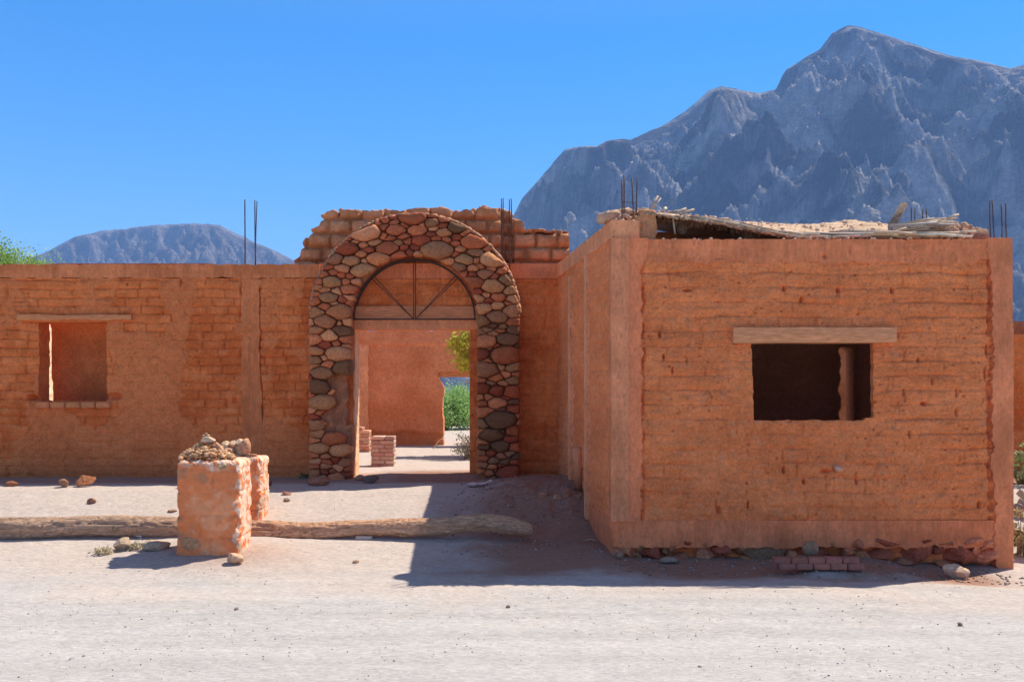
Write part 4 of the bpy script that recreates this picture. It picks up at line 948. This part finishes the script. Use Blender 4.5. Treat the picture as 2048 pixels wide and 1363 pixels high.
M_PLAST2 = mat('pier_plaster', .93, .12, 14, ((60, .6, .008),), speck=.25, speck_scale=120, speck_col=(.75, .6, .5), spec=.15)
b = hit(412, 1110); D = b.y
pz_ = Z(921, D); pg = b.z
t = masonry_pier('near orange masonry pier with a pointed cairn on top', X(351, D), X(479, D), D, D+.5, pg-.05, pz_, 3, 'masonry piers by the log')
mb = MB(); rock(mb, (X(382, D), D+.035, Z(1088, D)), (.25, .10, .17), (.52, .27, .13), 4, 3, 2, .1); mb.build('inset_stone', M_STONE, t)
D3 = 10.73; g3 = g1(-2.9, D3)
t = masonry_pier('rear orange masonry pier with rounded stones, half hidden by the near pier', X(432, D3), X(522, D3), D3, D3+.42, g3-.05, Z(914, D3), 8, 'masonry piers by the log', .19)
PEB = [(a, b*.84, c*.66) for a, b, c in [(.72, .52, .33), (.62, .42, .27), (.48, .32, .20), (.68, .42, .26), (.36, .24, .16), (.76, .58, .40), (.60, .31, .18)]]
mb = MB(); rng = random.Random(5); Dc = D+.22
def cone_top(px): return float(np.interp(px, [356, 372, 395, 412, 436, 455, 472], [914, 903, 889, 884, 890, 903, 914]))
for i in range(420):
    px = rng.uniform(360, 468); yo = rng.uniform(-.16, .18)
    f = 1-abs(yo)/.22; ct = 918-(918-cone_top(px))*f
    py = ct if i % 3 else rng.uniform(ct, 918)
    s = rng.uniform(.016, .042)
    rock(mb, P(px, py, Dc+yo), (s*1.35, s*1.25, s*.85), vary(rng.choice(PEB), rng, .18), i, 2, 0 if i % 2 else 3, .15, rng.uniform(0, 3), rng.uniform(-.5, .5))
tag(mb.build('pebble_heap', M_STONE, None, (Dc*0+X(412, Dc), Dc, pz_)), 'cone of small mixed pebbles heaped on the near pier', 'pebbles', kind='stuff')
def lone_rock(name, label, px, py, D, size, col, seed, cat='rock', sub=3, ang=6, rgh=.14, rotz=0, tilt=0, m=None, grp=None):
    col = (col[0]*1.05, col[1]*.86, col[2]*.68)
    c = P(px, py, D); mb = MB(); rock(mb, c, size, col, seed, sub, ang, rgh, rotz, tilt)
    return tag(mb.build(name, m or M_STONE, None, (c.x, c.y, c.z-size[2]/2)), label, cat, grp)
lone_rock('cairn_stone', 'large flat pale stone near the tip of the pebble cairn', 413, 878.5, Dc, (.19, .15, .065), (.62, .52, .43), 3, 'stone', ang=5)
lone_rock('cairn_stone', 'long pinkish slab leaning on the right flank of the pebble cairn', 437, 893, Dc-.04, (.15, .09, .05), (.60, .38, .29), 4, 'stone', tilt=.75)
lone_rock('cairn_stone', 'broad pink slab below the leaning slab on the pebble cairn', 450, 905, Dc-.02, (.14, .12, .055), (.62, .38, .30), 14, 'stone', tilt=.55)
lone_rock('cairn_stone', 'flat tan stone on the left slope of the pebble cairn', 381, 903, Dc-.10, (.13, .10, .045), (.56, .42, .34), 15, 'stone', tilt=-.25)
lone_rock('cairn_stone', 'dark mossy stone set in the top right edge of the near pier', 447, 932, D+.03, (.13, .14, .075), (.36, .31, .24), 16, 'stone')
for i, (px, py, s, lb) in enumerate([(408, 871, .026, 'left'), (417, 870.5, .028, 'right'), (413, 866, .020, 'topmost')]):
    lone_rock('cairn_pebble', {'left': 'tiny pebble at the left of the three on the cairn tip', 'right': 'tiny pebble at the right of the three on the cairn tip', 'topmost': 'tiniest pebble, topmost of the three on the cairn tip'}[lb], px, py, Dc, (s*1.3, s*1.2, s), (.6, .5, .4), 30+i, 'pebble', 2, 2, .1, grp='pebbles on the cairn tip')
Dq = D3+.15
for i, (px, py, w_, h_, c_, lb) in enumerate([(478, 901, 42, 26, (.60, .52, .36), 'wide mossy tan stone lowest in the rear heap'), (452, 889, 18, 14, (.66, .54, .42), 'round cream stone at the left of the rear heap'), (467, 887, 14, 13, (.64, .50, .38), 'small cream stone left of the heap summit'), (480, 884, 17, 13, (.68, .56, .45), 'pale stone at the summit of the rear heap'),
    (492, 893, 20, 30, (.62, .38, .26), 'upright orange-brown slab on the right of the rear heap'), (503, 910, 22, 12, (.50, .28, .18), 'small reddish stone at the right edge of the rear pier'), (470, 914, 26, 14, (.58, .38, .28), 'flat pinkish stone resting low on the rear pier'), (457, 903, 22, 16, (.56, .36, .27), 'tan stone between the two piers\' heaps')]):
    lone_rock('heap_stone', lb, px, py, Dq-.01*i, (w_*D3/F*1.1, .12, h_*D3/F*1.15), c_, 50+i, 'stone', ang=3, grp='stones heaped on the rear pier')
b = hit(472, 1131)
lone_rock('pier_footstone', 'pale pinkish stone jammed under the right corner of the near pier', 470, 1115, b.y+.06, (.17, .20, .16), (.64, .48, .38), 9, 'stone', ang=7)

# ================================================================== LOG
mb = MB(); LG = [(-260, 1052, 24), (-120, 1055, 23), (0, 1056, 21), (90, 1055, 22), (150, 1053, 21), (230, 1052, 21), (300, 1054, 22), (360, 1056, 22.5), (430, 1058, 22), (520, 1061, 21.5), (580, 1063, 21), (640, 1063, 20), (690, 1058, 17), (750, 1055, 15.5), (810, 1054, 18), (870, 1052, 18), (930, 1047, 18), (975, 1044, 18.5), (1020, 1050, 17), (1050, 1055, 14.5), (1066, 1059, 9)]
pxs = np.linspace(-260, 1066, 560); la = np.array(LG, float)
def smooth_(x, k): y = np.interp(x, la[:, 0], la[:, k]); return y
def sm2(k):
    y = smooth_(pxs, k); ker = np.hanning(27); ker /= ker.sum(); yp = np.pad(y, 13, mode='edge'); return np.convolve(yp, ker, 'valid')
cy, cr = sm2(1), sm2(2); cr[-1] = 5; cr[-2] = 8.5; cr[-3] = 10.5
n = 44; V = []; C = []
for i, px in enumerate(pxs):
    D_ = 10.3+.10*math.sin(px*.004)+.1*(px > 900)*(px-900)/160
    c = P(px, cy[i], D_); r = cr[i]*D_/F
    for k in range(n):
        th = 2*math.pi*k/n; d = Vector((0, math.cos(th), math.sin(th)))
        kx = c.x
        g = mnoise.noise(Vector((kx*1.6, math.cos(th)*1.3, math.sin(th)*1.3)))*.19+mnoise.noise(Vector((kx*5, math.cos(th)*3.2, math.sin(th)*3.2+3)))*.07
        cr_ = mnoise.noise(Vector((kx*4+mnoise.noise(Vector((kx*3, th*2, 1)))*1.5, th*5.5, 7))); g -= .14*math.exp(-(cr_/.05)**2)
        if px > 560: cr2 = mnoise.noise(Vector((kx*16, th*6, 2))); g -= .07*math.exp(-(cr2/.10)**2)
        V.append(c+d*r*(1+g)); f = .5+.5*mnoise.noise(Vector((kx*1.2, th, 0))); t_ = min(1, max(0, (px-300)/300))
        a_ = (.60, .38, .25); b_ = (.78, .44, .26); q_ = tuple(a_[j]*(1-t_)+b_[j]*t_ for j in range(3)); C.append(tuple(q_[j]*(.82+.3*f) for j in range(3)))
Fq = [(i*n+k, i*n+(k+1) % n, (i+1)*n+(k+1) % n, (i+1)*n+k) for i in range(len(pxs)-1) for k in range(n)]
Fq.append(tuple(reversed(range(n)))); Fq.append(tuple((len(pxs)-1)*n+k for k in range(n)))
mb.add([tuple(v) for v in V], [tuple(reversed(f)) for f in Fq], np.array(C))
tag(mb.build('log', M_WOOD, None, (-2.5, 10.3, .06)), 'long weathered cracked tree trunk lying across the yard behind the near pier', 'log')

# ================================================================== LOOSE ROCKS AND SCRAPS
RK = [(168, 974, 42, 26, (.50, .23, .12), 'large orange-red angular rock at the foot of the left wall', 8, 0), (124, 975, 30, 16, (.38, .22, .14), 'smaller brown rock left of the orange rock at the wall foot', 5, 0), (18, 973, 26, 10, (.30, .14, .09), 'low dark red rock at the foot of the wall, far left', 4, 0),
      (180, 1009, 26, 12, (.34, .21, .17), 'small dark rock alone on the bright ground above the log, left', 6, 0), (341, 1027, 18, 8, (.32, .22, .17), 'flat brown stone just left of the near pier above the log', 3, 0), (571, 992, 20, 10, (.48, .28, .22), 'small pinkish rock right of the rear pier', 6, 0), (573, 1005, 16, 9, (.26, .21, .18), 'small grey rock right of the rear pier, nearest the log', 5, 0),
      (532, 972, 18, 13, (.24, .15, .12), 'round dark rock against the wall beside the rear pier', 2, 0), (635, 971, 46, 17, (.34, .19, .14), 'long smooth brown rock at the foot of the left stone pier', 1, 0), (741, 966, 34, 15, (.18, .15, .14), 'flat blackish rock lying in the gateway', 4, 0), (718, 961, 20, 11, (.46, .27, .18), 'small tan rock at the inner foot of the left stone pier', 4, 0),
      (242, 1101, 60, 24, (.44, .38, .31), 'long grey rock with white crust below the log', 7, -.10), (308, 1101, 58, 20, (.48, .40, .33), 'half-buried grey boulder beside the long grey rock', 3, 0), (1918, 1158, 56, 34, (.66, .52, .42), 'pale angular rock lying in the sun before the building\'s right corner', 8, .1),
      (1088, 1000, 26, 18, (.40, .24, .17), 'reddish clod on the shaded bank, left end of the row', 6, 0), (1112, 1006, 22, 22, (.46, .32, .25), 'upright pale rock on the shaded bank, second of the row', 7, .5), (1135, 998, 30, 20, (.36, .20, .14), 'brown rock on the shaded bank, third of the row', 6, 0), (1160, 1004, 26, 18, (.34, .19, .13), 'dark clod on the shaded bank next to the side wall', 6, 0),
      (1020, 1018, 18, 10, (.42, .28, .22), 'small rock in shade just above the end of the log', 5, 0), (1237, 1120, 22, 18, (.36, .22, .16), 'small brown rock at the shaded corner of the building', 5, 0), (1340, 1128, 40, 12, (.34, .29, .26), 'low grey rock in shade before the footing stones', 4, 0), (1016, 1219, 9, 6, (.24, .20, .18), 'tiny dark stone alone on the road, centre', 4, 0),
      (468, 1224, 10, 6, (.22, .19, .17), 'tiny dark stone on the road below the near pier', 4, 0), (1928, 1255, 12, 7, (.22, .2, .19), 'tiny black stone on the road at the far right', 4, 0), (710, 1129, 14, 7, (.40, .28, .21), 'small brown clod on bright ground left of the shadow edge', 4, 0)]
for i, (px, py, w_, h_, c_, lb, ang, tl) in enumerate(RK):
    b = hit(px, py); s = b.y/F; sz = (w_*s, w_*s*.75, h_*s*1.25)
    mb = MB(); rock(mb, (b.x, b.y+.06, b.z+sz[2]*.36), sz, (c_[0]*1.05, c_[1]*.88, c_[2]*.72), 80+i, 3, ang, .14, 0, tl)
    tag(mb.build('rock', M_STONE, None, (b.x, b.y+.06, b.z)), lb, 'rock')
b = hit(1627, 1113); lone_rock('rock', 'rounded brown boulder standing on the ledge above the brick edging', 1621, 1098, 9.42, (.155, .15, .165), (.34, .24, .17), 61, ang=3, rgh=.2)
# rocks past the right corner
for i, (px, py, w_, h_, lb) in enumerate([(2046, 985, 26, 30, 'grey boulder past the building corner, uppermost of three'), (2050, 1003, 34, 26, 'grey boulder past the building corner, middle of three'), (2042, 1012, 20, 22, 'dark rock past the building corner, lowest of three')]):
    D = 11.2+.1*i; c = P(px, py, D); mb = MB(); sz = (w_*D/F, .2, h_*D/F); zz = g1(c.x, D); rock(mb, (c.x, D, c.z), sz, (.40, .34, .30), 120+i, 3, 5); tag(mb.build('boulder', M_STONE, None, (c.x, D, c.z-sz[2]/2)), lb, 'rock')
mb = MB(); rng = random.Random(6)
for i in range(40):
    rock(mb, (rng.uniform(5.65, 6.6), rng.uniform(10.9, 11.9), rng.uniform(-.05, .25)), (.25, .25, .2), (.42, .33, .26), i, 2, 4)
tag(mb.build('rubble_heap', M_STONE, None, (6.1, 11.4, -.05)), 'heap of grey rubble under the boulders past the building corner', 'rubble', kind='stuff')
# brick edging
ED = thing('brick_edging', 'low two-course edging of red bricks before the footing of the building', 'bricks', (3, 9.05, -.1)); rng = random.Random(31)
for row, (py, xa, nb) in enumerate(((1121, 1548, 5), (1133, 1558, 5))):
    for i in range(nb):
        px = xa+17+i*34.5; D = 9.1; c = P(px, py, D-.02*row)
        mb = MB(); block(mb, (c.x, c.y+.05, c.z), (.150, .11, .055), vary((.40, .15, .10), rng, .15), 6, .22, .003, 14, i+row*9, rng.uniform(-.03, .03)); mb.build('brick', M_BRICK, ED)
# broken post by the side wall
b = hit(1148, 979); D = b.y
mb = MB(); xs_ = X(1160, D)-.02
tube(mb, [(xs_+.01, D, Z(984, D)), (xs_+.005, D, Z(950, D)), (xs_, D, Z(920, D)), (xs_-.003, D, Z(905, D)), (xs_-.006, D, Z(894, D))], [.052, .060, .056, .060, .058], (.58, .34, .24), 20, .08, 2, cols=[(.22, .11, .06), (.50, .22, .11), (.76, .32, .17), (.78, .34, .19), (.70, .32, .18)])
tag(mb.build('broken_pipe', M_PLAST, None, (xs_, D, Z(984, D))), 'short broken upright clay pipe against the shaded side wall', 'pipe')
# scraps
def scrap(name, label, px, py, w_, h_, col, seed):
    b = hit(px, py); s = b.y/F; mb = MB(); nx, ny = 24, 6
    V = []
    for j in range(ny+1):
        for i in range(nx+1):
            x = b.x+(i/nx-.5)*w_*s; y = b.y+(j/ny-.5)*.10*(1-.4*abs(i/nx-.5))+.02*math.sin(i*.5); z = g1(x, y)+.012+h_*s*.5*(.5+mnoise.noise(Vector((x*9, y*14, seed))))
            V.append((x, y, z))
    V2 = [(a, b_, c-.004) for a, b_, c in V]; n_ = len(V)
    Q = [(j*(nx+1)+i, j*(nx+1)+i+1, (j+1)*(nx+1)+i+1, (j+1)*(nx+1)+i) for j in range(ny) for i in range(nx)]
    mb.add(V, Q, col); mb.add(V2, [tuple(reversed(q)) for q in Q], col); tag(mb.build(name, M_PAPER, None, (b.x, b.y, b.z)), label, 'litter')
scrap('plastic_scrap', 'crumpled pale scrap of plastic on the shaded ground by the arch', 958, 973, 52, 14, (.62, .50, .45), 3)
b = hit(300, 1076); mb = MB(); c = P(274, 1068, b.y+.02)
mb.add([c+Vector(v) for v in ((-.015, 0, -.02), (.055, 0, -.03), (-.012, .02, .045), (-.015, .012, -.02), (.055, .012, -.03), (-.012, .03, .045))], [(0, 1, 2), (5, 4, 3), (0, 3, 4, 1), (1, 4, 5, 2), (2, 5, 3, 0)], (.7, .7, .72), False)
tag(mb.build('paper_scrap', M_PAPER, None, (c.x, c.y, c.z-.03)), 'white triangular scrap leaning against the underside of the log', 'litter')
b = hit(727, 1079); mb = MB(); block(mb, (b.x, b.y+.05, b.z+.01), (.17, .09, .05), (.62, .46, .36), 5, .3, .004, 12, 4); tag(mb.build('wedge_block', M_BRICK, None, (b.x, b.y, b.z)), 'pale block wedged beneath the raised part of the log', 'block')

# gravel
rng = random.Random(99); mb = MB()
for i in range(5200):
    py = HY+rng.uniform(.28, 1)**1.15*620; px = rng.uniform(-40, 2090)
    D = 1.75*F/(py-HY)
    if D > 13 or D < 5.6: continue
    x = X(px, D)
    if x > .75-.1*(D-9.7) and 9.55 < D: continue
    if mnoise.noise(Vector((x*.7, D*2.2, 3)))+rng.uniform(-.35, .35) < -.05: continue
    s = .0035+.009*rng.random()**3 + (.010*rng.random() if rng.random() < .03 else 0)
    rock(mb, (x, D, 0), (s*1.5, s*1.3, s), vary(rng.choice([(.26, .23, .21), (.36, .31, .27), (.62, .56, .50), (.50, .42, .36), (.42, .36, .31), (.70, .64, .58)]), rng, .2), i, 1, 2, 0, rng.uniform(0, 3))
# lift onto the terrain
off = 0
for k, v in enumerate(mb.v):
    c0 = v.mean(0); v[:, 2] += g1(c0[0], c0[1])+.002
tag(mb.build('gravel', M_STONE), kind='stuff')
mb = MB()      # finer debris in the shade by the footing and on the bank
for i in range(900):
    if i < 520: x, y = rng.uniform(.9, 4.8), rng.uniform(9.0, 9.72)
    else: x, y = rng.uniform(-.7, .9), rng.uniform(9.6, 12.8)
    if x > .93-.104*(y-9.7) and y > 9.68: continue
    s = rng.uniform(.008, .03)
    rock(mb, (x, y, g1(x, y)+.003), (s*1.4, s*1.2, s), vary(rng.choice([(.34, .2, .14), (.28, .22, .19), (.42, .3, .24)]), rng, .2), i, 1, 3, 0, rng.uniform(0, 3))
tag(mb.build('debris', M_STONE), kind='stuff')

# ================================================================== PLANTS
def plant(name, label, cat, base, crown_c, crown_r, nclump, nleaf, leaf, cols, seed, trunk_r=.05, droop=0, grp=None, trunk=True, tw=.006, spread=.35):
    rng = random.Random(seed); t = thing(name, label, cat, base, grp); base = Vector(base); cc = Vector(crown_c)
    cl = []
    while len(cl) < nclump:
        d = Vector([rng.uniform(-1, 1) for _ in range(3)])
        if d.length > 1 or d.length < .25: continue
        if mnoise.noise(Vector((d.x*1.7+seed, d.y*1.7, d.z*1.7))) < -.18: continue
        cl.append(cc+Vector((d.x*crown_r[0], d.y*crown_r[1], d.z*crown_r[2])))
    mbt = MB()
    if trunk:
        mids = [base+(cc-base)*.45+Vector((rng.uniform(-.1, .1), rng.uniform(-.1, .1), 0))*crown_r[0] for _ in range(3)]
        for m_ in mids: tube(mbt, [base, base.lerp(m_, .5)+Vector((rng.uniform(-.05, .05), 0, 0)), m_], [trunk_r, trunk_r*.8, trunk_r*.55], (.16, .12, .09), 8, .1, seed)
        for p in cl[::2]:
            m_ = min(mids, key=lambda q: (q-p).length); k_ = m_.lerp(p, .55)+Vector((0, 0, .12*crown_r[2]))
            tube(mbt, [m_, k_, p], [trunk_r*.3, trunk_r*.2, tw*.6], (.20, .16, .11), 5, caps=False)
    else:
        for p in cl: tube(mbt, [base+Vector((rng.uniform(-.1, .1), rng.uniform(-.1, .1), 0)), base.lerp(p, .5)+Vector((rng.uniform(-.05, .05), 0, .03)), p], [tw, tw*.8, tw*.4], (.30, .24, .16), 4, caps=False)
    mbt.build('trunk' if trunk else 'stems', M_BARK, t)
    V = []; Q = []; C = []
    for p in cl:
        cb = rng.choice(cols); r_ = spread*crown_r[0]*rng.uniform(.6, 1.2)
        for k in range(nleaf):
            o = p+Vector((rng.gauss(0, r_), rng.gauss(0, r_), rng.gauss(0, r_*.7)-droop*abs(rng.gauss(0, r_))))
            a = Vector([rng.gauss(0, 1) for _ in range(3)]); a.z -= droop*2; a.normalize(); b_ = a.cross(Vector([rng.gauss(0, 1) for _ in range(3)])).normalized()
            L = leaf*rng.uniform(.6, 1.4); W = L*.28
            n0 = len(V); V += [o-a*L/2, o+b_*W, o+a*L/2, o-b_*W]; Q.append((n0, n0+1, n0+2, n0+3)); c_ = vary(cb, rng, .2); C += [c_]*4
    mb = MB(); mb.add([tuple(v) for v in V], np.array(Q), np.array(C), False); mb.build('crown' if trunk else 'foliage', M_LEAF, t)
    return t
GR = [(.34, .48, .12), (.26, .40, .10), (.42, .54, .18)]
plant('tree', 'feathery bright green tree rising behind the left end of the wall', 'tree', (X(-75, 26), 26, .3), (X(-22, 26), 26, 3.65), (1.6, 1.4, 1.75), 150, 420, .07, GR, 3, .13, .3, spread=.16)
plant('tree', 'yellow-green acacia in the yard, one drooping branch showing in the gateway', 'tree', (-.12, 17.4, .42), (-.28, 17.4, 2.3), (.72, .6, .62), 44, 170, .075, [(.50, .48, .06), (.42, .42, .07), (.56, .50, .10)], 5, .05, .8, spread=.17)
plant('shrub', 'wispy grey-green shrub at the foot of the right gateway jamb', 'shrub', (-.72, 16.6, .42), (-.70, 16.6, .62), (.32, .3, .22), 44, 26, .035, [(.34, .33, .18), (.42, .38, .24), (.26, .28, .12)], 6, trunk=False, tw=.005, spread=.18)
for i, (px, D, h_, lb) in enumerate([(893, 29, 1.3, 'green thicket bush in the far doorway, leftmost and nearest'), (925, 33, 1.35, 'green thicket bush in the far doorway, behind the nearest'), (955, 30, 1.3, 'green thicket bush in the far doorway, by the right jamb'), (860, 34, 1.5, 'green bush behind the rear wall, left of the doorway'), (1000, 34, 1.7, 'green bush behind the rear wall, right of the doorway')]):
    x = X(px, D); g_ = g1(x, D)
    plant('bush', lb, 'bush', (x, D, g_), (x, D, g_+h_*.5), (.85, .7, h_*.42), 46, 190, .07, [(.34, .52, .17), (.42, .60, .22), (.26, .42, .13)], 20+i, .05, .1, 'bushes beyond the rear wall', spread=.2)
for i, (x, y, s, lb) in enumerate([(-16, 40, 2.2, 'distant green tree far behind the left wall'), (-7, 46, 1.4, 'distant green tree hidden low behind the arch wall'), (14, 38, 1.5, 'distant green tree behind the building')]):
    pass
plant('shrub', 'green shrub past the right corner of the building', 'shrub', (X(2062, 12.4), 12.4, .2), (X(2056, 12.4), 12.4, .62), (.20, .3, .30), 40, 50, .045, [(.30, .38, .12), (.36, .42, .16), (.42, .40, .20)], 41, trunk=False, spread=.2)
plant('grass_tuft', 'dry straw-coloured grass tuft past the right corner of the building', 'grass', (X(2052, 10.2), 10.2, -.1), (X(2050, 10.2), 10.2, .15), (.13, .2, .26), 60, 20, .05, [(.52, .40, .22), (.60, .48, .28)], 43, trunk=False, spread=.2)
plant('weed', 'tiny green weed at the foot of the left stone pier', 'weed', (X(607, 13), 13.0, g1(X(607, 13), 13.0)), (X(607, 13), 13.0, g1(X(607, 13), 13.0)+.035), (.06, .05, .03), 8, 10, .03, [(.12, .22, .06)], 44, trunk=False, tw=.002, spread=.2)
for i, (px, py, lb) in enumerate([(205, 1108, 'dry grass wisps left of the long grey rock'), (270, 1098, 'dry grass wisps between the two grey rocks')]):
    b = hit(px, py)
    plant('dry_grass', lb, 'grass', (b.x, b.y, b.z), (b.x, b.y, b.z+.035), (.10, .08, .03), 30, 6, .03, [(.62, .52, .34)], 50+i, trunk=False, tw=.0018, spread=.15)

for i, (x0, y0, x1, y1, lb) in enumerate([(1166, 1082, 1197, 1084, 'pale straw stalk on the shaded soil by the side wall'), (866, 897, 890, 874, 'thin dry twig standing at the corner of the rear wall')]):
    a = hit(x0, y0 if i == 0 else 897); mb = MB()
    b = hit(x1, y1) if i == 0 else Vector((X(x1, a.y), a.y-.1, Z(y1, a.y)))
    m_ = a.lerp(b, .5)+Vector((0, 0, .03 if i == 0 else .05)); tube(mb, [a+Vector((0, 0, .004)), m_, b+Vector((0, 0, .006))], .004 if i == 0 else .008, (.66, .48, .30), 5)
    tag(mb.build('twig', M_CANE, None, tuple(a)), lb, 'twig')
